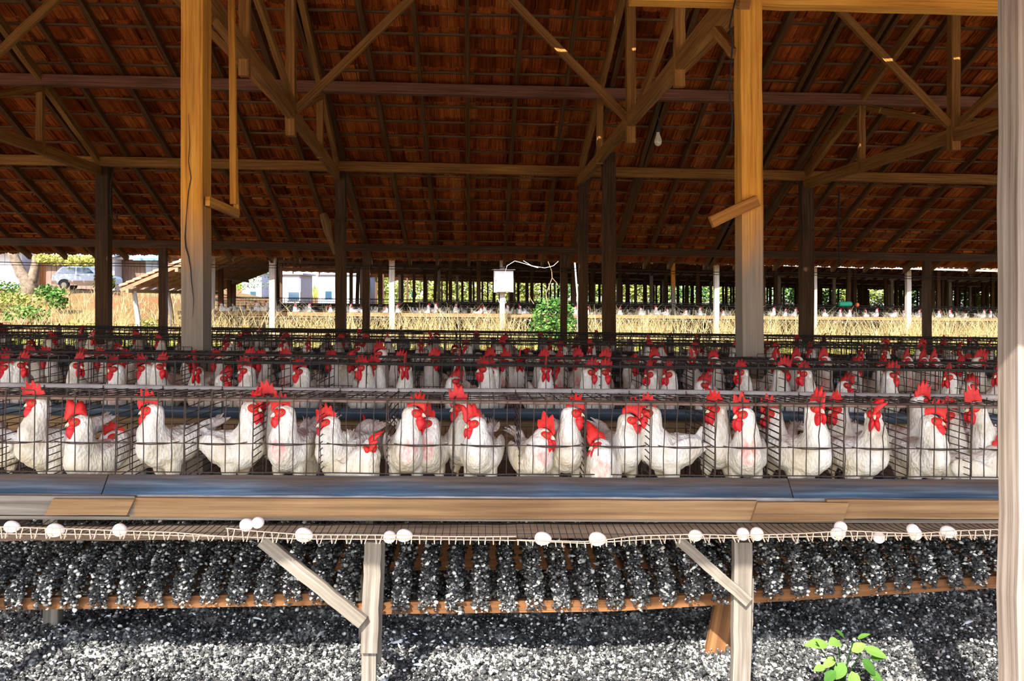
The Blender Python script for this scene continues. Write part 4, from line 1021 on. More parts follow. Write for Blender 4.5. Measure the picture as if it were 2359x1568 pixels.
# front row, each its own pose:
# (head px, head py, look, body px, body Y, body heading, crouch, comb(h, flop, teeth), tail, patch, label)
# headings: 0 = right, 90 = away, 180 = left, 270 = at the camera
HEN = [
 (-26, 965, 180, 2, 3.42, 150, .3, (.05, .3, 5), .5, 0, 'white hen cut by the left picture edge, only its grey-white back in the cage'),
 (90, 926, 190, 104, 3.27, 235, 0, (.052, .2, 5), .4, 0, 'white hen facing left in the leftmost cage, head up touching the cage roof'),
 (186, 970, 205, 205, 3.24, 250, .55, (.062, -.45, 2.2), .3, 0, 'low white hen with a tall leaning comb, facing left, second from the left edge'),
 (272, 1005, 200, 276, 3.40, 215, .6, (.045, .7, 4), .3, 0, 'small dirty-white hen crouched behind the low hen near the left edge, dark red comb'),
 (352, 944, 188, 384, 3.28, 232, 0, (.055, .25, 5), .35, 0, 'tall white hen facing left below the cracked orange post'),
 (578, 938, 340, 540, 3.30, 338, .1, (.046, .3, 5), .15, 0, 'white hen turned right with its tail pointing left, left of centre'),
 (626, 925, 185, 660, 3.42, 230, 0, (.055, .1, 5), .3, 0, 'white hen looking left over the shoulder of the one with the scratched breast'),
 (656, 948, 205, 664, 3.24, 262, 0, (.048, .2, 5), .3, 1, 'upright white hen with a pink scratch on its breast, left of the centre cages'),
 (760, 972, 196, 786, 3.30, 238, .15, (.048, .35, 5), .3, 0, 'white hen facing left with a low wide comb, leaning back to the right'),
 (738, 988, 10, 725, 3.50, 20, .4, (.045, .2, 5), .3, 0, 'dim hen at the cage back with a dark red face, left of the wide-combed hen'),
 (852, 1026, 282, 812, 3.22, 318, .95, (.046, .8, 4), .5, 0, 'white hen lying along the cage front, head low with a pink floppy comb'),
 (842, 995, 95, 842, 3.46, 80, .3, (.04, .2, 5), .5, 0, 'dirty-white hen seen from behind at the cage back, above the lying hen'),
 (950, 950, 352, 930, 3.24, 282, 0, (.050, .25, 6), .3, 1, 'white hen facing right with a long pink bare streak down its throat'),
 (990, 974, 212, 986, 3.34, 268, .2, (.055, .2, 4), .3, 1, 'yellowish hen with a pointed comb tucked right beside the bare-throated hen'),
 (1066, 938, 184, 1072, 3.40, 255, 0, (.058, .05, 4), .3, 0, 'white hen facing left, comb sticking through the cage roof left of centre'),
 (1098, 974, 208, 1108, 3.24, 258, .1, (.060, -.3, 4), .35, 0, 'white hen facing left with a steep comb, left of the doubled centre wires'),
 (1252, 1000, 322, 1226, 3.22, 285, .35, (.060, -.3, 3), .3, 1, 'white hen with its head bowed to the right, first right of the doubled centre wires'),
 (1316, 950, 352, 1298, 3.28, 275, 0, (.046, .35, 5), .3, 0, 'tall white hen facing right beside the bowed hen'),
 (1383, 1024, 204, 1388, 3.19, 262, .8, (.058, -.5, 1.6), .3, 1, 'low crouching hen with a horn-shaped comb and a bare pink crop'),
 (1446, 966, 338, 1430, 3.32, 285, .1, (.058, .2, 6), .3, 0, 'white hen looking down to the right behind the crouching one, comb deeply toothed'),
 (1500, 950, 192, 1540, 3.27, 196, .0, (.050, .2, 5), .75, 0, 'white hen in profile facing left, tail raised to the right, right of centre'),
 (1652, 940, 196, 1652, 3.36, 255, 0, (.050, .3, 5), .3, 0, 'white hen facing left behind the cage divider left of the right orange post'),
 (1716, 953, 194, 1722, 3.23, 258, .05, (.052, .05, 3), .3, 1, 'white hen facing left with a reddish breast patch, below the right orange post'),
 (1780, 952, 186, 1800, 3.40, 232, .1, (.048, .1, 4), .3, 0, 'white hen facing left in shade just right of the right orange post'),
 (1876, 938, 292, 1850, 3.23, 306, .05, (.050, .1, 4), .3, 0, 'white hen facing the camera with two long wattles, right of the right orange post'),
 (1932, 942, 196, 1944, 3.44, 240, .05, (.05, .2, 5), .3, 0, 'shaded white hen looking left behind the one with long wattles'),
 (2012, 952, 250, 1984, 3.22, 300, .05, (.044, .7, 4), .3, 0, 'white hen with a comb flopped sideways and two spread wattles, near the right end'),
 (2118, 925, 10, 2072, 3.40, 330, 0, (.054, .1, 5), .3, 0, 'white hen stretched up to the cage roof behind the others near the right end'),
 (2144, 968, 332, 2142, 3.22, 276, .1, (.058, -.2, 6), .3, 0, 'round-breasted white hen looking right, last clear one before the whitewashed post'),
 (2192, 955, 190, 2206, 3.40, 225, .15, (.048, .2, 4), .3, 0, 'shaded white hen facing left behind the round-breasted hen'),
 (2250, 938, 186, 2276, 3.34, 235, 0, (.056, .05, 5), .3, 0, 'white hen facing left with its neck against the whitewashed post'),
 (2300, 1040, 340, 2262, 3.22, 345, .75, (.045, .3, 5), .9, 0, 'low dirty-white hen with ruffled tail feathers next to the whitewashed post'),
]
FG = 'hens in the front cages'
for i, (hx, hy, look, bx, Y, hd, cr, cb, tl, pt, lab_) in enumerate(HEN):
    ha = math.radians(hd); la = math.radians(look)
    body = W(bx, 1100, Y); body.z = sh(body.x, FLOOR_Z + .005)
    Yh = Y + math.sin(ha) * .085; Hd = W(hx, hy, max(3.17, Yh) if Y < 3.6 else Yh)
    rel = Hd - body; c, s = math.cos(-ha), math.sin(-ha)
    loc = Vector((rel.x * c - rel.y * s, rel.x * s + rel.y * c, rel.z))
    # keep the head within reach of the body: slide the body, not the head
    tx = .085 if cr < .5 else .10
    dlt = Vector((loc.x - tx, loc.y * .6, 0)); dw = Vector((dlt.x * math.cos(ha) - dlt.y * math.sin(ha), dlt.x * math.sin(ha) + dlt.y * math.cos(ha), 0))
    dw.y = max(-.05, min(.05, dw.y)); dw.x *= .45; body = body + dw
    body.y = max(3.215, min(3.50, body.y))
    rel = Hd - body; loc = Vector((rel.x * c - rel.y * s, rel.x * s + rel.y * c, rel.z))
    D = hen_meshes(tuple(loc), la - ha, -.12 if cr < .9 else -.5, cr, tl, random.uniform(.93, 1.02), cb, .0068, bool(pt), 2, i)
    hen_tree(D, lab_, FG, body, ha)
# prototypes for the rows behind
PD = math.radians
protos = []
for k, (hx, hyaw, cr, cb, tl) in enumerate([((.085, .00, .36), 70, 0, (.050, .2, 5), .4), ((.085, .01, .35), -65, 0, (.054, .3, 5), .4), ((.10, .02, .34), 30, .1, (.050, -.3, 4), .3), ((.09, -.02, .37), -95, 0, (.048, .5, 5), .4),
                                            ((.10, .0, .30), 95, .3, (.052, .7, 4), .3), ((.09, .0, .375), -20, 0, (.054, .1, 5), .4)]):
    protos.append(hen_meshes(hx, PD(hyaw), -.1, cr, tl, .97, cb, .0085, k == 1, 1, 50 + k))
    protos[-1].pop('pupil', None)
lowp = []
for k, (hx, hyaw, cr, cb, tl) in enumerate([((.085, .00, .35), 70, 0, (.040, .3, 4), .4), ((.085, .01, .335), -65, 0, (.042, .4, 4), .4), ((.10, .02, .36), 10, .1, (.040, -.3, 4), .3), ((.10, .0, .28), -90, .4, (.042, .6, 4), .3)]):
    D = hen_meshes(hx, PD(hyaw), -.1, cr, tl, .95, cb, .0125, False, 0, 80 + k); lowp.append(D)
def heads_row(lst, Y, zfl, group, tmpl, dist_h):
    cnt = 0
    lst = sorted(lst)
    for (hx, hy, d) in lst:
        idx = {'L': (1, 3), 'R': (0, 4), 'F': (2, 5)}[d]; k = random.choice(idx); D = protos[k]
        head = [(.085, 0, .36), (.085, .01, .35), (.10, .02, .34), (.09, -.02, .37), (.10, 0, .30), (.09, 0, .375)][k]
        face_dir = PD({'L': 205, 'R': 335, 'F': 262}[d] + random.uniform(-12, 12))
        hyaw = PD([70, -65, 30, -95, 95, -20][k]); ha = face_dir - hyaw
        Yb = Y + random.uniform(-.06, .06); Hd = W(hx, hy, Yb - .05)
        ox = head[0] * math.cos(ha) - head[1] * math.sin(ha)
        bx = Hd.x - ox; z = Hd.z - head[2]; z = min(sh(bx, zfl + .07), max(sh(bx, zfl + .004), z))
        hen_tree(D, tmpl % ordinal(cnt), group, (bx, Yb, z), ha); cnt += 1
BH = [(28, 892, 'L'), (55, 882, 'R'), (183, 868, 'R'), (275, 885, 'L'), (342, 888, 'L'), (372, 858, 'R'), (462, 932, 'F'), (518, 888, 'R'), (575, 890, 'L'), (700, 872, 'L'), (842, 912, 'L'), (868, 884, 'L'), (936, 912, 'F'), (1045, 878, 'R'), (1118, 884, 'L'), (1135, 936, 'L'),
      (1262, 876, 'R'), (1256, 912, 'F'), (1354, 884, 'R'), (1385, 934, 'R'), (1496, 892, 'L'), (1540, 872, 'L'), (1612, 893, 'R'), (1704, 884, 'L'), (1795, 850, 'R'), (1848, 862, 'L'), (1940, 896, 'R'), (2042, 894, 'R'), (2180, 890, 'L'), (2222, 888, 'R'), (2292, 888, 'L')]
CH = [(30, 830, 'L'), (86, 824, 'L'), (122, 826, 'L'), (205, 826, 'L'), (246, 830, 'L'), (302, 832, 'L'), (366, 838, 'R'), (438, 832, 'R'), (510, 836, 'L'), (572, 828, 'R'), (612, 834, 'L'), (668, 828, 'L'), (770, 830, 'L'), (800, 832, 'R'), (880, 806, 'L'), (916, 834, 'R'), (995, 828, 'R'),
      (1058, 834, 'F'), (1134, 828, 'L'), (1170, 832, 'L'), (1196, 830, 'F'), (1246, 830, 'R'), (1292, 836, 'L'), (1334, 828, 'L'), (1386, 830, 'R'), (1450, 830, 'R'), (1508, 828, 'L'), (1592, 826, 'F'), (1642, 830, 'L'), (1776, 832, 'F'), (1832, 828, 'L'), (1895, 828, 'L'), (1962, 830, 'R'), (2022, 826, 'R'),
      (2084, 828, 'L'), (2122, 830, 'L'), (2146, 830, 'L'), (2206, 842, 'L'), (2246, 830, 'R'), (2300, 832, 'L')]
heads_row(BH, 4.58, FLOOR_Z + .03, 'hens of the second cage row', 'white hen in the second cage row, %s from the left', 0)
heads_row(CH, 5.12, FLOOR_Z + .02, 'hens of the third cage row', 'white hen in the third cage row just behind the second, %s from the left', 0)
for (rowname, Y, cnt, x0, x1, dz) in (('fourth', 7.2, 30, -4.7, 4.6, .02), ('fifth', 7.68, 26, -4.9, 5.0, .02), ('sixth', 9.42, 24, -6.1, 6.2, -.02), ('seventh', 9.9, 20, -6.4, 6.5, -.02)):
    for i in range(cnt):
        x = x0 + (x1 - x0) * (i + random.uniform(.1, .9)) / cnt; k = random.randrange(4)
        inst_l = hen_tree(lowp[k], 'white hen with red comb in the %s cage row, %s from the left' % (rowname, ordinal(i)), 'hens of the %s cage row' % rowname, (x, Y + random.uniform(-.06, .06), sh(x, FLOOR_Z + dz + random.choice((0, .0, .03)))), PD(random.choice((225, 250, 270, 290, 315, 100))))
# ================================================================== beyond the shed: ground, bank, grass
def bank(x, y):
    m = sstep(-8.5 - (y - 20) * .05, -13.5 - (y - 20) * .12, x) if y > 14 else 0
    return 1.5 * m * sstep(17.5, 44, y) + .12 * m * nz(x * .6, y * .6)
def terr(x, y):
    return sh(x, .0) + bank(x, y) + .06 * nz(x * .7, y * .7) + .25 * sstep(60, 110, y) * 2
o = grid_mesh(-75, 75, 150, 15.6, 135, 150, lambda x, y: terr(x, y)).obj('floor', M['earth'])
tag(o, 'red earth and dry grass ground beyond the shed', 'ground', kind='structure')
def blades(n, fx, hmin, hmax, wid, name, m, label, tmean=.5, lean=.35):
    xy = np.array([fx() for _ in range(n)]); z = np.array([terr(a, b) for a, b in xy])
    h = RNG.uniform(hmin, hmax, n); az = RNG.uniform(0, 2 * PI, n); ln = RNG.uniform(.05, lean, n) * h * 1.3; w = wid * RNG.uniform(.6, 1.3, n); fa = RNG.uniform(0, PI, n)
    base = np.stack([xy[:, 0], xy[:, 1], z - .02], 1); d = np.stack([np.cos(az), np.sin(az), 0 * az], 1); s = np.stack([np.cos(fa), np.sin(fa) * .4, 0 * fa], 1)
    V = []
    for t, k in ((0, 1), (.35, .9), (.7, .6), (1, .08)):
        c = base + d * (ln * t * t)[:, None] + np.array([0, 0, 1]) * (h * t * (1 - .12 * t))[:, None]
        V += [c - s * (w * k)[:, None], c + s * (w * k)[:, None]]
    V = np.stack(V, 1).reshape(-1, 3); q = np.array([(0, 1, 3, 2), (2, 3, 5, 4), (4, 5, 7, 6)]); F = (q[None] + (np.arange(n) * 8)[:, None, None]).reshape(-1, 4)
    t = np.repeat(np.clip(RNG.normal(tmean, .25, n), 0, 1), 3)
    return tag(link(name, np_mesh(name, V, F, t, m)), label, 'grass', kind='stuff')
FS_A = math.radians(13.3)
def fs_pt(u, v):
    """far shed frame: u along its front, v away from us"""
    ox, oy = -6.35, 25.5
    return ox + u * math.cos(FS_A) - v * math.sin(FS_A), oy + u * math.sin(FS_A) + v * math.cos(FS_A)
def clump(cs, r):
    def f():
        c = random.choice(cs); return (c[0] + random.gauss(0, r), c[1] + random.gauss(0, r))
    return f
def front_strip(v0, v1, u0=-6, u1=30):
    def f():
        v = random.uniform(v0, v1); return fs_pt(random.uniform(u0, u1), v)
    return f
cl = [fs_pt(random.uniform(-7, 29), random.uniform(-4.2, -1.0)) for _ in range(150)]
blades(8500, clump(cl, .30), .4, 1.35, .007, 'dry_grass', M['drygrass'], 'tall dry straw grass growing in front of the far shed', .42, .55)
blades(7000, front_strip(-8.5, -1.0), .12, .42, .010, 'green_grass', M['greengrass'], 'short yellow-green grass between the two sheds', .6, .4)
blades(1500, front_strip(-3.0, .3, -1, 27), .8, 1.55, .006, 'seed_grass', M['drygrass'], 'thin arching straw stalks standing taller than the rest before the far shed', .75, .8)
clb = [(random.uniform(-24, -8.8), random.uniform(17, 40)) for _ in range(170)]
blades(5200, clump(clb, .40), .2, .6, .011, 'dry_grass', M['drygrass'], 'dry tufts of grass on the earth bank at the left', .5, .55)
blades(4500, lambda: (random.uniform(-17, -7), random.uniform(16.5, 21)), .25, .6, .011, 'green_grass', M['greengrass'], 'yellow-green grass at the foot of the left bank', .65, .5)
def bush(name, c, R, n, m, label, cat='bush', lw=.10, stems=6, tm=.5, group=None):
    T = thing(name, label, cat, c, group); c = Vector(c); R = Vector(R); mb = MB()
    for _ in range(n):
        v = Vector((random.gauss(0, 1), random.gauss(0, 1), random.gauss(0, 1))).normalized() * random.random() ** .35
        if v.z < -.55: v.z = -v.z
        k = 1 + .25 * noise.noise(v * 2.3 + c); p = Vector((v.x * R.x * k, v.y * R.y * k, R.z * (.95 + v.z * k)))
        d = Vector((random.gauss(0, 1), random.gauss(0, 1), random.gauss(-.1, .6))).normalized(); s = d.orthogonal().normalized() * lw * .32; L = d * lw * random.uniform(.7, 1.3)
        mb.add([p, p + L * .5 - s, p + L, p + L * .5 + s], [(0, 1, 2, 3)], None, min(1, max(0, random.gauss(tm, .28))))
    mb.obj('foliage', m, T)
    for k in range(stems):
        a = random.uniform(0, 2 * PI); e = Vector((math.cos(a) * R.x * .7, math.sin(a) * R.y * .7, R.z * random.uniform(.8, 1.5))); mb = MB()
        mb.tube([(0, 0, 0), e * .5 + Vector((.03, 0, .05)), e], [.02, .014, .006], 5); mb.obj('stem', M['twig'], T)
    return T
def on(px, py, Y): p = W(px, py, Y); return Vector((p.x, Y, terr(p.x, Y)))
bp = on(1275, 700, 22.5)
bush('leafy_bush', bp, (.66, .5, .78), 1500, M['leaf'], 'bushy green shrub in front of the far shed, with a bare branch above it', 'bush', .11, 9)
mb = MB()
for pts, r0 in (([(1262, 742), (1262, 700), (1258, 676), (1272, 640), (1271, 624), (1262, 601), (1256, 590)], .014), ([(1272, 640), (1283, 652), (1288, 662), (1280, 668)], .01), ([(1230, 700), (1222, 688), (1219, 678)], .01), ([(1300, 705), (1280, 708), (1262, 710)], .01)):
    mb.tube([W(x, y, 22.3) for x, y in pts], [r0 * (1 - .5 * i / len(pts)) for i in range(len(pts))], 5)
tag(mb.obj('bare_branch', M['twig']), 'bare tan branch rising out of the green shrub up to the eave', 'branch')
mb = MB(); mb.tube([W(x, y, 21.8) for x, y in ((1324, 600), (1327, 640), (1331, 690), (1332, 765))], .02, 6)
tag(mb.obj('white_conduit', M['pvc']), 'thin white pipe standing right of the green shrub', 'pipe')
for pts, l in (([(1160, 640), (1168, 612), (1186, 601), (1205, 606), (1240, 617)], 'pale cable arching from the white box up to the eave, left one'), ([(1205, 600), (1225, 612), (1255, 617), (1275, 612), (1287, 601)], 'pale loose cable hanging in a bow under the eave above the green shrub'),
               ([(1163, 686), (1166, 697), (1158, 701), (1150, 696), (1147, 686)], 'pale cable loop hanging under the white box')):
    mb = MB(); mb.tube([W(x, y, 24.6) for x, y in pts], .007, 5); tag(mb.obj('loose_cable', M['pvc']), l, 'cable')
# ------------------------------------------------------------------ far sheds
def far_shed(v0, bays, u0, lab_, rich, eave=1.42, depth=12.2):
    def Q(u, v, z): x, y = fs_pt(u, v0 + v); return Vector((x, y, sh(x, CZ + z)))
    pitch = .42; bay = 3.82; U0 = u0 * bay - 1.0; U1 = (u0 + bays) * bay + 1.0; mid = depth / 2
    T = thing('roof', lab_, 'roof', Q(U0, 0, 0)); o0 = T.location
    def half(va, vb):
        mb = MB(); zr = eave + .2 + pitch * mid; L = abs(vb - va); rows = int(L * math.hypot(1, pitch) / .38); wid = .26 if rich else .5; cols = int((U1 - U0) / wid); th = .03
        for r in range(rows):
            for c in range(cols):
                s0 = L * r / rows; s1 = L * (r + 1) / rows + .03; sg = 1 if vb > va else -1; vs = []
                for s, lift in ((s0, 0), (s1, .035)):
                    for top in (0, 1):
                        for q, h in ((0, 0), (.5, .04), (1, 0)):
                            vs.append(Q(U0 + (c + q) * wid, va + sg * s, zr - pitch * s + lift + h + top * th + .02 * math.sin(c * .4)))
                mb.add(vs, [(0, 1, 7, 6), (1, 2, 8, 7), (4, 3, 9, 10), (5, 4, 10, 11), (6, 7, 10, 9), (7, 8, 11, 10)], None, min(1, max(0, random.gauss(.5, .25))))
        return mb
    child(half(mid, -.85), 'front_slope', M['fartile'], T); child(half(mid, depth + .85), 'rear_slope', M['fartile'], T)
    for k in range(int((U1 - U0) / (.8 if rich else 1.6))):
        u = U0 + .3 + k * (.8 if rich else 1.6); zr = eave + .13 + pitch * mid; mb = MB()
        mb.beam(Q(u, mid, zr), Q(u, depth + .8, zr - pitch * (mid + .8)), .06, .09); mb.beam(Q(u, mid, zr), Q(u, -.8, zr - pitch * (mid + .8)), .06, .09)
        child(mb, 'rafter', M['rafter'], T)
    for v, z in ((0, eave), (depth, eave), (mid - 3, eave + pitch * 3), (mid + 3, eave + pitch * 3)):
        mb = MB(); mb.beam(Q(U0 + .5, v, z), Q(U1 - .5, v, z), .1, .13, n=10); child(mb, 'purlin', M['grey'] if v == 0 else M['darkpost'], T)
    mb = MB(); mb.beam(Q(U0, -.86, eave - .17), Q(U1, -.86, eave - .17), .025, .07, n=20); child(mb, 'fascia', M['farpost'], T)
    return Q, bay
fnames = {0: 'just right of the cracked orange post', 1: 'beyond the middle posts, left of the white box', 2: 'left of the white box', 3: 'carrying the white box'}
Q, bay = far_shed(0, 14, -1, 'tiled roof of the far shed across the grass strip', True)
pxs = [487, 628, 903, 1157, 1400, 1650, 1875, 2092, 2312, 2520]
wh = ['half hidden beside the cracked orange post', 'in the gap right of the cracked orange post', 'left of the white box', 'carrying the white box', 'hidden behind the middle posts', 'left of the right orange post', 'behind the right middle post', 'near the right edge', 'next to the whitewashed post', 'outside the right edge']
us = []
for i, (px, w_) in enumerate(zip(pxs, wh)):
    # where the sight line meets the far shed's front
    a = W(px, 700, 1.0); sx, sy = a.x, a.y
    ox, oy = fs_pt(0, 0); ux, uy = math.cos(FS_A), math.sin(FS_A)
    det = ux * -sy - uy * -sx; u = ((-ox) * -sy - (-oy) * -sx) / det; us.append(u)
    mb = MB(); mb.beam(Q(u, 0, -1.5), Q(u, 0, 1.36), .17, .17, (0, 1, 0), 8, .005)
    tag(mb.obj('wooden_post', M['farpost']), 'pale front post of the far shed, ' + w_, 'post')
for v, zz in ((3.4, 2.4), (8.8, 2.4), (12.2, 1.36)):
    for i, u in enumerate(us + [us[-1] + 3.85 * q_ for q_ in (1, 2, 3, 4)]):
        mb = MB(); mb.beam(Q(u + random.uniform(-.1, .1), v, -1.5), Q(u, v, zz), .15, .15, (0, 1, 0), 4, .004)
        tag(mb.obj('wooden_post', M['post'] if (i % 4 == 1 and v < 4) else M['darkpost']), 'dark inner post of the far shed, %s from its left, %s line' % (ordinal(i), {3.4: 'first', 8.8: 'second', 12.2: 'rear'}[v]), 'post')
# cabinet on the far shed's post
c = Q(us[3], -.17, .50)
cab = thing('white_cabinet', 'white metal cabinet fixed to a far shed post above the grass', 'cabinet', c)
wv = .64; mb = MB(); mb.beam(Vector((-wv / 2, -wv / 2 * math.tan(-FS_A), 0)), Vector((wv / 2, wv / 2 * math.tan(FS_A), 0)), .2, .72); mb.obj('case', M['paint'], cab)
mb = MB(); mb.beam(Vector((-.29, -.29 * math.tan(FS_A) - .115, 0)), Vector((.29, .29 * math.tan(FS_A) - .115, 0)), .02, .67); dr = mb.obj('door', M['paint'], cab)
mb = MB(); mb.box((-.25, -.19, .02), (.03, .03, .03)); mb.obj('latch', M['darkwire'], dr)
mb = MB(); mb.beam(Vector((-.35, -.17, .375)), Vector((.35, -.01, .375)), .3, .02); mb.obj('rain_hood', M['pipe'], cab)
# far shed rack: plank, trough line, eggs, wires, hens
L_ = us[-1] + 9
for (v, z, h_, m_, l_, nm_) in ((-.10 + .6, -.64, .12, 'plank', 'tan feed trough plank along the front of the far shed', 'trough_plank'), (.75, -.80, .08, 'grey', 'grey bearer below the far trough', 'trough_bearer')):
    mb = MB(); mb.beam(Q(us[0] - 1, v, z), Q(L_, v, z), .06, h_, n=30, jit=.004); tag(mb.obj(nm_, M[m_]), l_, 'board')
lowegg = None
mb = MB(); mb.sm = True; mb.ball((0, 0, 0), (.028, .028, .024), 8, 6); lowegg = mb.mesh('egg', M['egg'])
for i in range(34):
    u = us[1] + (L_ - us[1]) * (i + random.random()) / 34 - 1.5
    o = inst('egg', lowegg, None, Q(u, .38, -.795)); tag(o, 'small distant white egg under the far trough, %s from the left' % ordinal(i), 'egg', 'eggs on the far shed tray')
mb = MB(); mb.beam(Q(us[0], .45, -.825), Q(L_, .45, -.825), .25, .012, n=20); tag(mb.obj('egg_tray', M['darkwire']), 'dark egg tray along the far shed front', 'egg tray')
for i in range(14):
    u = us[0] + i * 2.6 + .7; mb = MB(); mb.beam(Q(u, .6, -1.5), Q(u, .6, -.84), .07, .07, (0, 1, 0)); mb.beam(Q(u - .75, .58, -.86), Q(u, .58, -1.2), .05, .05)
    tag(mb.obj('trestle', M['grey']), 'distant grey leg with a brace under the far trough, %s from the left' % ordinal(i), 'trestle', 'legs under the far trough')
for row, (v, z) in enumerate(((.68, -.56), (2.0, -.5), (5.2, -.5), (9.2, -.5))):
    mb = MB(); n = int((L_ - us[0]) / .125)
    for i in range(n):
        u = us[0] + i * .125; mb.tube([Q(u, v, z - .05), Q(u, v, z + .33)], .0035, 3, False)
    for zz in (-.02, .15, .33): mb.tube([Q(us[0] + (L_ - us[0]) * i / 20, v, z + zz) for i in range(21)], .006, 3, False)
    for i in range(0, n, 4): mb.tube([Q(us[0] + i * .125, v, z + .33), Q(us[0] + i * .125, v + .9, z + .31)], .004, 3, False)
    mb.tube([Q(us[0] + (L_ - us[0]) * i / 20, v + .9, z + .31) for i in range(21)], .006, 3, False)
    T = tag(mb.obj('cage_row', M['darkwire']), 'long row of distant wire cages in the far shed, %s from the front' % ordinal(row), 'cages')
    mb = MB(); mb.beam(Q(us[0], v + .45, z - .25), Q(L_, v + .45, z - .25), .9, .03); mb.obj('floor', M['darkwire'], T)
vl = []
D = lowp
for i in range(68):
    u = us[0] + .2 + (L_ - us[0] - 2.5) * (i + random.uniform(.15, .85)) / 68; k = random.randrange(4); p = Q(u, .92 + random.uniform(-.08, .08), -.80 + random.choice((0, .0, .04)))
    T = hen_tree({q: w_ for q, w_ in D[k].items() if q in ('body', 'comb', 'wattle')}, 'distant white hen at the front of the far shed, %s from the left' % ordinal(i), 'hens at the front of the far shed', p, PD(random.choice((230, 260, 285, 310))), 1.3)
# the many hens further in: one mass
bm_ = D[0]['body'][0]; nb = len(bm_.vertices); cv = np.empty(nb * 3, dtype=np.float32); bm_.vertices.foreach_get('co', cv); cv = cv.reshape(-1, 3)
mb = MB(); mb.sm = True
for (v, n) in ((1.5, 60), (2.5, 50), (3.1, 50), (5.7, 50), (6.6, 40), (9.6, 40)):
    for i in range(n):
        u = us[0] + (L_ - us[0]) * (i + random.random()) / n; p = Q(u, v, -.78); a = random.uniform(0, 2 * PI); d = Vector((math.cos(a), math.sin(a), 0))
        mb.ball(p + Vector((0, 0, .18)), (.11, .085, .09), 8, 6, Matrix.Rotation(a, 3, 'Z')); mb.tube([p + d * .06 + Vector((0, 0, .2)), p + d * .09 + Vector((0, 0, .30)), p + d * .10 + Vector((0, 0, .37))], [.05, .03, .022], 6)
o = mb.obj('hen_flock', M['hen']); tag(o, 'crowd of dim white hens in the cages deep inside the far shed', 'hens', kind='stuff')
mb = MB(); mb.beam(Q(us[0] - 2, 0, -1.52), Q(L_ + 6, 0, -1.52), .01, .01); 
g0 = grid_mesh(0, 1, 30, 0, 1, 6, lambda x, y: 0); g0.v = [tuple(Q(us[0] - 1 + a * (L_ - us[0] + 3), .3 + b * 13, -1.47)) for a, b, _ in g0.v]
tag(g0.obj('floor', M['soil']), 'dark ground inside the far shed', 'floor', kind='structure')
# sheds behind it
NX = ('next', 'third', 'last')
for s_, v0 in ((0, 13.9), (1, 27.8), (2, 41.7)):
    Q2, bay = far_shed(v0, 21, (0, 2, 3)[s_], 'tiled roof of the %s shed beyond the far shed' % NX[s_], False, eave=(1.46, 1.50, 1.54)[s_])
    for v in (0, 3.4, 8.8, 12.2):
        for i in range(18):
            u = (i + (0, 2, 3)[s_]) * 3.82 + random.uniform(-.2, .2); mb = MB(); mb.beam(Q2(u, v, -1.5), Q2(u, v, 1.38 if v in (0, 12.2) else 2.4), .16, .16, (0, 1, 0))
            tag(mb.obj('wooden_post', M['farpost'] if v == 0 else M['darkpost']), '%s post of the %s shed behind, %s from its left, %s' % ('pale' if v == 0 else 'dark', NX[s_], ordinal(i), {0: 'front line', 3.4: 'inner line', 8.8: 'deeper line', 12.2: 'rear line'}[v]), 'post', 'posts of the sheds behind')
    mb = MB(); 
    for v in (.8, 3.0, 6.0): mb.beam(Q2((0, 8, 12)[s_], v, -.66), Q2(78, v, -.66), .5, .3, n=2)
    tag(mb.obj('cage_row', M['darkwire']), 'dark cage rows in the %s shed behind' % NX[s_], 'cages')
# green barrel and small coloured things on the far cages
def canister(px, py, Y, L, r, m, label, cat='barrel'):
    c = W(px, py, Y); T = thing('plastic_barrel', label, cat, c)
    mb = MB(); mb.sm = False; mb.tube([(-L / 2, 0, 0), (-L / 2 + .03, 0, 0), (L / 2 - .03, 0, 0), (L / 2, 0, 0)], [r * .85, r, r, r * .85], 14); mb.obj('drum', m, T)
    mb = MB(); mb.tube([(L / 2, 0, 0), (L / 2 + .05, 0, 0)], r * .3, 8); mb.obj('cap', M['darkwire'], T)
    mb = MB()
    for k in (-.25, .25): mb.tube([(k * L - .01, 0, 0), (k * L + .01, 0, 0)], r * 1.06, 14)
    mb.obj('hoop', m, T)
canister(1947, 700, 31.5, .48, .10, M['green'], 'green plastic barrel lying on the far cages right of the middle post')
canister(1975, 702, 31.5, .09, .075, M['orange'], 'small orange container beside the green barrel', 'container')
canister(953, 678, 60, .33, .22, M['cyan'], 'turquoise tub standing in the grass behind the far sheds', 'tub')
# hedge behind everything
k = 0
for px in range(820, 2460, 82):
    Y = 96 + random.uniform(-4, 4); p = W(px + random.uniform(-20, 20), 690, Y); p.z = terr(p.x, Y)
    bush('hedge_bush', p, (3.2, 2.0, random.uniform(1.7, 2.4)), 1300, M['hedge'] if random.random() < .75 else M['leaf'], 'yellow-green bush of the hedge behind the far sheds, %s from the left' % ordinal(k), 'bush', .42, 2, .55, 'hedge behind the far sheds'); k += 1
blades(9000, lambda: (lambda Y: (W(random.uniform(300, 2500), 690, Y).x, Y))(random.uniform(84, 94)), .4, 1.5, .05, 'tall_grass', M['greengrass'], 'yellow-green tall grass before the hedge', .65, .4)
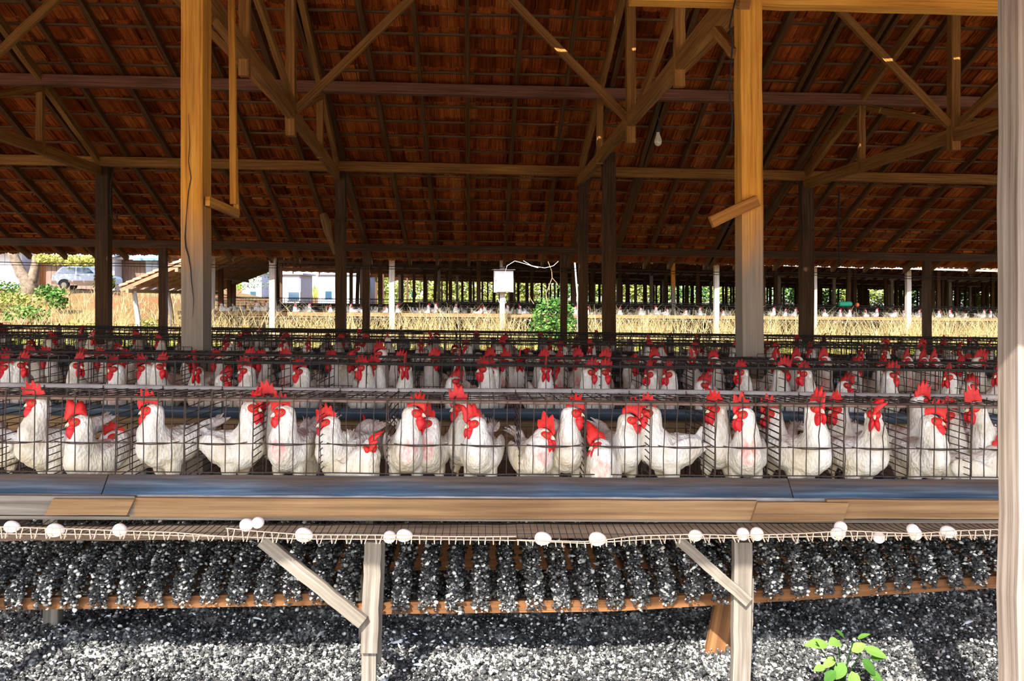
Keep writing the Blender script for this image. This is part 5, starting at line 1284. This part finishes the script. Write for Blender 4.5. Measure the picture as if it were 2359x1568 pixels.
# ------------------------------------------------------------------ white buildings seen under the far sheds at the left
def house(px0, px1, Y, z0, z1, depth, m, label, roof_m=None, over=.3, rise=.5, openings=()):
    a = W(px0, 690, Y); b = W(px1, 690, Y); T = thing('building', label, 'building', ((a.x + b.x) / 2, Y + depth / 2, 0)); w_ = b.x - a.x
    mb = MB(); mb.beam((-w_ / 2, 0, z0), (-w_ / 2, 0, z1), depth, .15, (1, 0, 0)); mb.beam((w_ / 2, 0, z0), (w_ / 2, 0, z1), depth, .15, (1, 0, 0)); mb.beam((-w_ / 2, -depth / 2, (z0 + z1) / 2), (w_ / 2, -depth / 2, (z0 + z1) / 2), .15, z1 - z0); mb.beam((-w_ / 2, depth / 2, (z0 + z1) / 2), (w_ / 2, depth / 2, (z0 + z1) / 2), .15, z1 - z0)
    mb.obj('wall', m, T)
    mb = MB(); mb.prism([(-w_ / 2 - over, z1), (w_ / 2 + over, z1), (w_ / 2 + over, z1 + .1), (0, z1 + rise), (-w_ / 2 - over, z1 + .1)], -depth / 2 - over, depth / 2 + over); mb.obj('roof', roof_m or M['roofgrey'], T)
    for (u, zc, ww, hh, mm) in openings:
        mb = MB(); mb.box((u * w_, -depth / 2 - .09, zc), (ww, .05, hh)); f = mb.obj('window', M[mm], T); mb = MB(); mb.box((u * w_, -depth / 2 - .13, zc), (ww * .8, .03, hh * .8)); mb.obj('pane', M['carglass'], f)
    return T
house(560, 600, 62, 0, 3.2, 4, M['plaster'], 'white outbuilding seen between the far shed posts, left one', openings=((.1, 1.6, .5, .6, 'bluetarp'),))
house(640, 690, 58, 0, 3.0, 4, M['plaster'], 'white building with a grey gable seen right of the pale far post', openings=((.25, 1.5, .9, .7, 'roofgrey'),))
house(735, 846, 66, 0, 3.2, 5, M['plaster'], 'long plain white wall seen beyond the far sheds', openings=((-.3, 1.6, .6, .7, 'bluetarp'),))
# ------------------------------------------------------------------ lean-to roof on poles at the left
def quad_roof():
    T = thing('lean_to_roof', 'low tiled lean-to roof on crooked poles at the left, seen from below its near end', 'roof', W(380, 640, 23))
    nl, nh, fl, fh = W(279, 661, 22.5), W(520, 560, 23.5), W(494, 669, 37.0), W(640, 612, 38.0)
    rows, cols = 16, 60; mb = MB()
    def S(a, b): return nl.lerp(nh, a).lerp(fl.lerp(fh, a), b)
    nrm = (nh - nl).cross(fl - nl).normalized(); nrm = nrm if nrm.z > 0 else -nrm
    for r in range(rows):
        for c in range(cols):
            vs = []
            for a, lift in ((1 - r / rows, 0), (1 - (r + 1) / rows - .012, .035)):
                for top in (0, 1):
                    for q, h in ((0, 0), (.5, .045), (1, 0)): vs.append(S(a, (c + q) / cols) + nrm * (lift + h + top * .03))
            mb.add(vs, [(0, 1, 7, 6), (1, 2, 8, 7), (4, 3, 9, 10), (5, 4, 10, 11), (6, 7, 10, 9), (7, 8, 11, 10), (0, 6, 9, 3)], None, random.gauss(.6, .25))
    child(mb, 'tiles', M['fartile'], T)
    for k in range(13):
        b = k / 12; mb = MB(); mb.beam(S(-.02, b) - nrm * .07, S(1, b) - nrm * .07, .06, .09); child(mb, 'rafter', M['twig'], T)
    for a in (.04, .5): mb = MB(); mb.beam(S(a, -.01) - nrm * .17, S(a, 1) - nrm * .17, .08, .1, n=10); child(mb, 'purlin', M['twig'], T)
    for k, (px, py, b, Y) in enumerate(((306, 775, .02, 22.6), (372, 775, .30, 26.2), (440, 760, .6, 31))):
        t = S(.06, b) - nrm * .2; g = Vector((t.x + .12, t.y, terr(t.x, t.y) - .1)); mb = MB(); mb.tube([g, g.lerp(t, .5) + Vector((.05, 0, 0)), t], [.085, .075, .06], 7)
        child(mb, 'pole', M['farpost'], T)
quad_roof()
# ------------------------------------------------------------------ hatchback on the bank
cp = on(202, 660, 44); cp.z = W(202, 667, 44).z
car = thing('hatchback_car', 'small silver-white two-door hatchback with red dust along its lower body, parked on the left bank', 'car', cp)
car.rotation_euler = (0, 0, math.radians(6)); car.scale = (.84, .84, .84)
LEN = 3.7
prof = [(-1.80, .34), (-1.85, .62), (-1.80, .86), (-1.62, 1.02), (-1.36, 1.34), (-1.22, 1.42), (-.4, 1.46), (.30, 1.42), (.52, 1.32), (.98, .98), (1.30, .90), (1.72, .80), (1.84, .68), (1.85, .34), (1.52, .30), (1.45, .50), (1.30, .62), (1.12, .66), (.94, .62), (.80, .50), (.74, .26), (-.74, .26), (-.80, .50), (-.94, .62), (-1.12, .66), (-1.30, .62), (-1.44, .50), (-1.50, .30)]
def body_mesh(sel, m, name, par, ins=0.0):
    mb = MB(); secs = [(-.78, .0), (-.72, .02), (.72, .02), (.78, .0)]; n = len(prof); vs = []; fs = []
    for y, _ in ((-.74, 0), (-.68, 1), (.68, 1), (.74, 0)):
        for x, z in prof:
            tum = max(0, z - .9) * .22; yy = y * (1 - tum / .74 * .9); f = 1 if abs(y) < .7 else .985
            vs.append((x * f, yy, z * (1 if abs(y) < .7 or z < .9 else .992)))
    for k in range(3):
        for i in range(n): a = k * n + i; b = k * n + (i + 1) % n; fs.append((a, b, b + n, a + n))
    fs += [tuple(range(n))[::-1], tuple(range(3 * n, 4 * n))]
    mb.add(vs, fs); return mb.obj(name, m, par)
body_mesh(None, M['carpaint'], 'body', car)
for s in (-1, 1):
    def sy(z): return s * (.74 * (1 - max(0, z - .9) * .22 / .74 * .9) + .008)
    def side_poly(pts, name, m, par, off=.0, lab_=None):
        mb = MB(); vs = [Vector((x, sy(z) + s * off, z)) for x, z in pts] + [Vector((x, sy(z) - s * .012, z)) for x, z in pts]; n = len(pts)
        mb.add(vs, [tuple(range(n)) if s < 0 else tuple(range(n))[::-1], tuple(range(n, 2 * n))[::-1] if s < 0 else tuple(range(n, 2 * n))] + [(i, (i + 1) % n, (i + 1) % n + n, i + n) for i in range(n)]); o = mb.obj(name, m, par)
        if lab_: o['label'] = lab_
        return o
    side_poly([(-1.50, 1.0), (-1.24, 1.34), (-.50, 1.36), (-.50, 1.0)], 'rear_window', M['carglass'], car)
    d = side_poly([(-.42, .34), (-.42, .98), (.66, .98), (.76, .62), (.70, .34)], 'door', M['carpaint'], car)
    side_poly([(-.40, 1.0), (-.40, 1.36), (.26, 1.34), (.62, 1.0)], 'pane', M['carglass'], d, .002)
    mb = MB(); mb.box((-.3, sy(.9) + s * .02, .88), (.14, .02, .03)); mb.obj('handle', M['tyre'], d)
    side_poly([(-1.80, .34), (-1.82, .52), (-1.46, .56), (-1.50, .34)], 'dust_band', M['cardirt'], car, .006, 'red dust on the rear corner')
    side_poly([(-.76, .27), (-.80, .55), (.80, .55), (.76, .27)], 'dust_band', M['cardirt'], car, .010, 'red dust on the sill')
    side_poly([(1.48, .32), (1.46, .56), (1.83, .58), (1.84, .34)], 'dust_band', M['cardirt'], car, .006, 'red dust on the front corner')
    for wx in (-1.12, 1.12):
        mb = MB(); mb.tube([(wx, s * .56, .28), (wx, s * .60, .28), (wx, s * .72, .28), (wx, s * .74, .28)], [.24, .28, .28, .25], 20); wl_ = mb.obj('wheel', M['tyre'], car)
        mb = MB(); mb.tube([(wx, s * .735, .28), (wx, s * .75, .28)], [.17, .15], 14); mb.obj('hub_cap', M['hub'], wl_)
mb = MB(); mb.beam((.52 + .03, 0, 1.33), (.98 + .03, 0, .995), 1.22, .02, (1, 0, 1)); mb.obj('windscreen', M['carglass'], car)
mb = MB(); mb.beam((-1.38 - .02, 0, 1.33), (-1.64 - .02, 0, 1.03), 1.15, .02, (-1, 0, 1)); mb.obj('tailgate_window', M['carglass'], car)
# buildings behind the car
def shack(px0, px1, Y, ztop_px, m, label, over_m, wall=True):
    a = W(px0, 690, Y); b = W(px1, 690, Y); zt = W(px0, ztop_px, Y).z; T = thing('shack', label, 'building', ((a.x + b.x) / 2, Y, 1.8)); w_ = b.x - a.x; h = zt - 1.8
    n = max(3, int(w_ / .28)); mb = MB()
    for i in range(n):
        x = -w_ / 2 + w_ * (i + .5) / n; mb.beam((x, random.uniform(-.02, .02), -.6), (x, random.uniform(-.02, .02), h), w_ / n * .94, .05, (0, 1, 0))
    mb.obj('board_wall', m, T)
    for sx in (-w_ / 2, w_ / 2): mb = MB(); mb.beam((sx, 2, -.6), (sx, 2, h), .1, 4, (0, 1, 0)); mb.obj('side_wall', m, T)
    mb = MB(); mb.beam((-w_ / 2 - .4, 1.4, h + .35), (w_ / 2 + .4, 1.4, h + .35), 4.6, .12, (0, -.16, 1), n=8); mb.obj('roof', over_m, T)
    return T
shack(-60, 48, 50, 575, M['plaster'], 'pale white shed wall at the left edge behind the tree', M['roofgrey'])
shack(48, 112, 52, 578, M['wallorange'], 'orange-brown plank shed between the trunks of the forked tree', M['roofgrey'])
shack(108, 222, 50, 592, M['wallwood'], 'board shed directly behind the car', M['roofgrey'])
shack(222, 262, 49, 590, M['plaster'], 'white wall in front of the car bonnet', M['roofgrey'])
shack(270, 336, 50, 596, M['wallwood'], 'grey-brown corrugated shed right of the left middle post', M['roofgrey'])
shack(338, 415, 47, 598, M['plaster'], 'white house with a blue eave board right of the corrugated shed', M['bluetarp'])
# forked tree
tp = on(62, 660, 38); tree = thing('forked_tree', 'old tree with a leaning forked trunk standing left of the car', 'tree', tp)
mb = MB(); mb.sm = True
def tp_(px, py, Y=38): return W(px, py, Y) - tp
mb.tube([Vector((.1, 0, -.3)), tp_(66, 650), tp_(48, 628), tp_(36, 600), tp_(18, 560), tp_(0, 500)], [.42, .34, .24, .22, .19, .15], 10)
mb.tube([tp_(68, 655), tp_(76, 640), tp_(82, 610), tp_(86, 580), tp_(90, 520)], [.30, .22, .19, .17, .14], 10); mb.obj('trunk', M['bark'], tree)
mb = MB()
for _ in range(1500):
    px = random.uniform(80, 215); py = 596 + random.gauss(0, 5) - abs(px - 150) * .06 + (px - 80) * .06; p = tp_(px, py, 38 + random.uniform(-1.5, 1.5)); d = Vector((random.gauss(0, 1), random.gauss(0, 1), random.gauss(0, .5))).normalized(); s = d.orthogonal().normalized() * .05
    mb.add([p, p + d * .08 - s, p + d * .17, p + d * .08 + s], [(0, 1, 2, 3)], None, random.gauss(.85, .15))
for _ in range(7000):
    v = Vector((random.gauss(0, 1), random.gauss(0, 1), random.gauss(0, 1))).normalized() * random.random() ** .4; p = Vector((v.x * 4.5, v.y * 3.5, 5.6 + v.z * 2.0)); d = Vector((random.gauss(0, 1), random.gauss(0, 1), random.gauss(0, .5))).normalized(); s = d.orthogonal().normalized() * .07
    mb.add([p, p + d * .12 - s, p + d * .25, p + d * .12 + s], [(0, 1, 2, 3)], None, random.gauss(.6, .2))
mb.obj('foliage', M['hedge'], tree)
mb = MB(); mb.tube([tp_(84, 590), tp_(120, 588), tp_(160, 592), tp_(205, 600)], [.08, .05, .03, .015], 6); mb.tube([tp_(10, 540), Vector((-1, 0, 5))], [.15, .08], 6); mb.tube([tp_(90, 522), Vector((1.2, 0, 5.2))], [.13, .07], 6); mb.obj('branch', M['bark'], tree)
for (px, py, Y, R, n, l, m_) in ((104, 694, 33, (.38, .3, .38), 260, 'green creeper bush on the bank below the tree', 'leaf'), (132, 728, 30, (.38, .3, .45), 320, 'green leafy bush hanging down the bank below the car', 'leaf'), (30, 705, 30, (1.2, .6, .35), 500, 'dull scrubby bush at the left picture edge', 'hedge'), (240, 672, 40, (.6, .4, .45), 350, 'pale green shrub beside the car bonnet', 'hedge'),
                              (60, 730, 27, (.8, .5, .3), 260, 'dark weedy clump low on the left bank', 'leaf'), (190, 742, 24, (.7, .5, .25), 240, 'olive weeds at the foot of the bank left of the first middle post', 'hedge'), (345, 720, 27, (.6, .4, .22), 200, 'low weeds on red soil under the lean-to roof', 'hedge'), (12, 668, 35, (.7, .5, .4), 260, 'dark twiggy bush at the left edge beside the tree', 'leaf'),
                              (540, 690, 52, (3, 1.5, 1.2), 900, 'green bushes beyond the lean-to roof', 'leaf')):
    bush('bank_bush', on(px, py, Y), R, n, M[m_], l, 'bush', .13, 4)
mb = MB(); mb.tube([W(-20, 765, 10.3), W(25, 757, 10.25), W(53, 752, 10.2)], .012, 5); tag(mb.obj('stick', M['darkwire']), 'dark stick lying on the rear cages at the left edge', 'stick')
mb = MB(); mb.tube([W(560, 763, 9.98), W(800, 763, 9.98), W(975, 765, 9.98)], .011, 6); tag(mb.obj('rail_bar', M['beam']), 'long brown bar lying on top of the rearmost cages left of centre', 'bar')
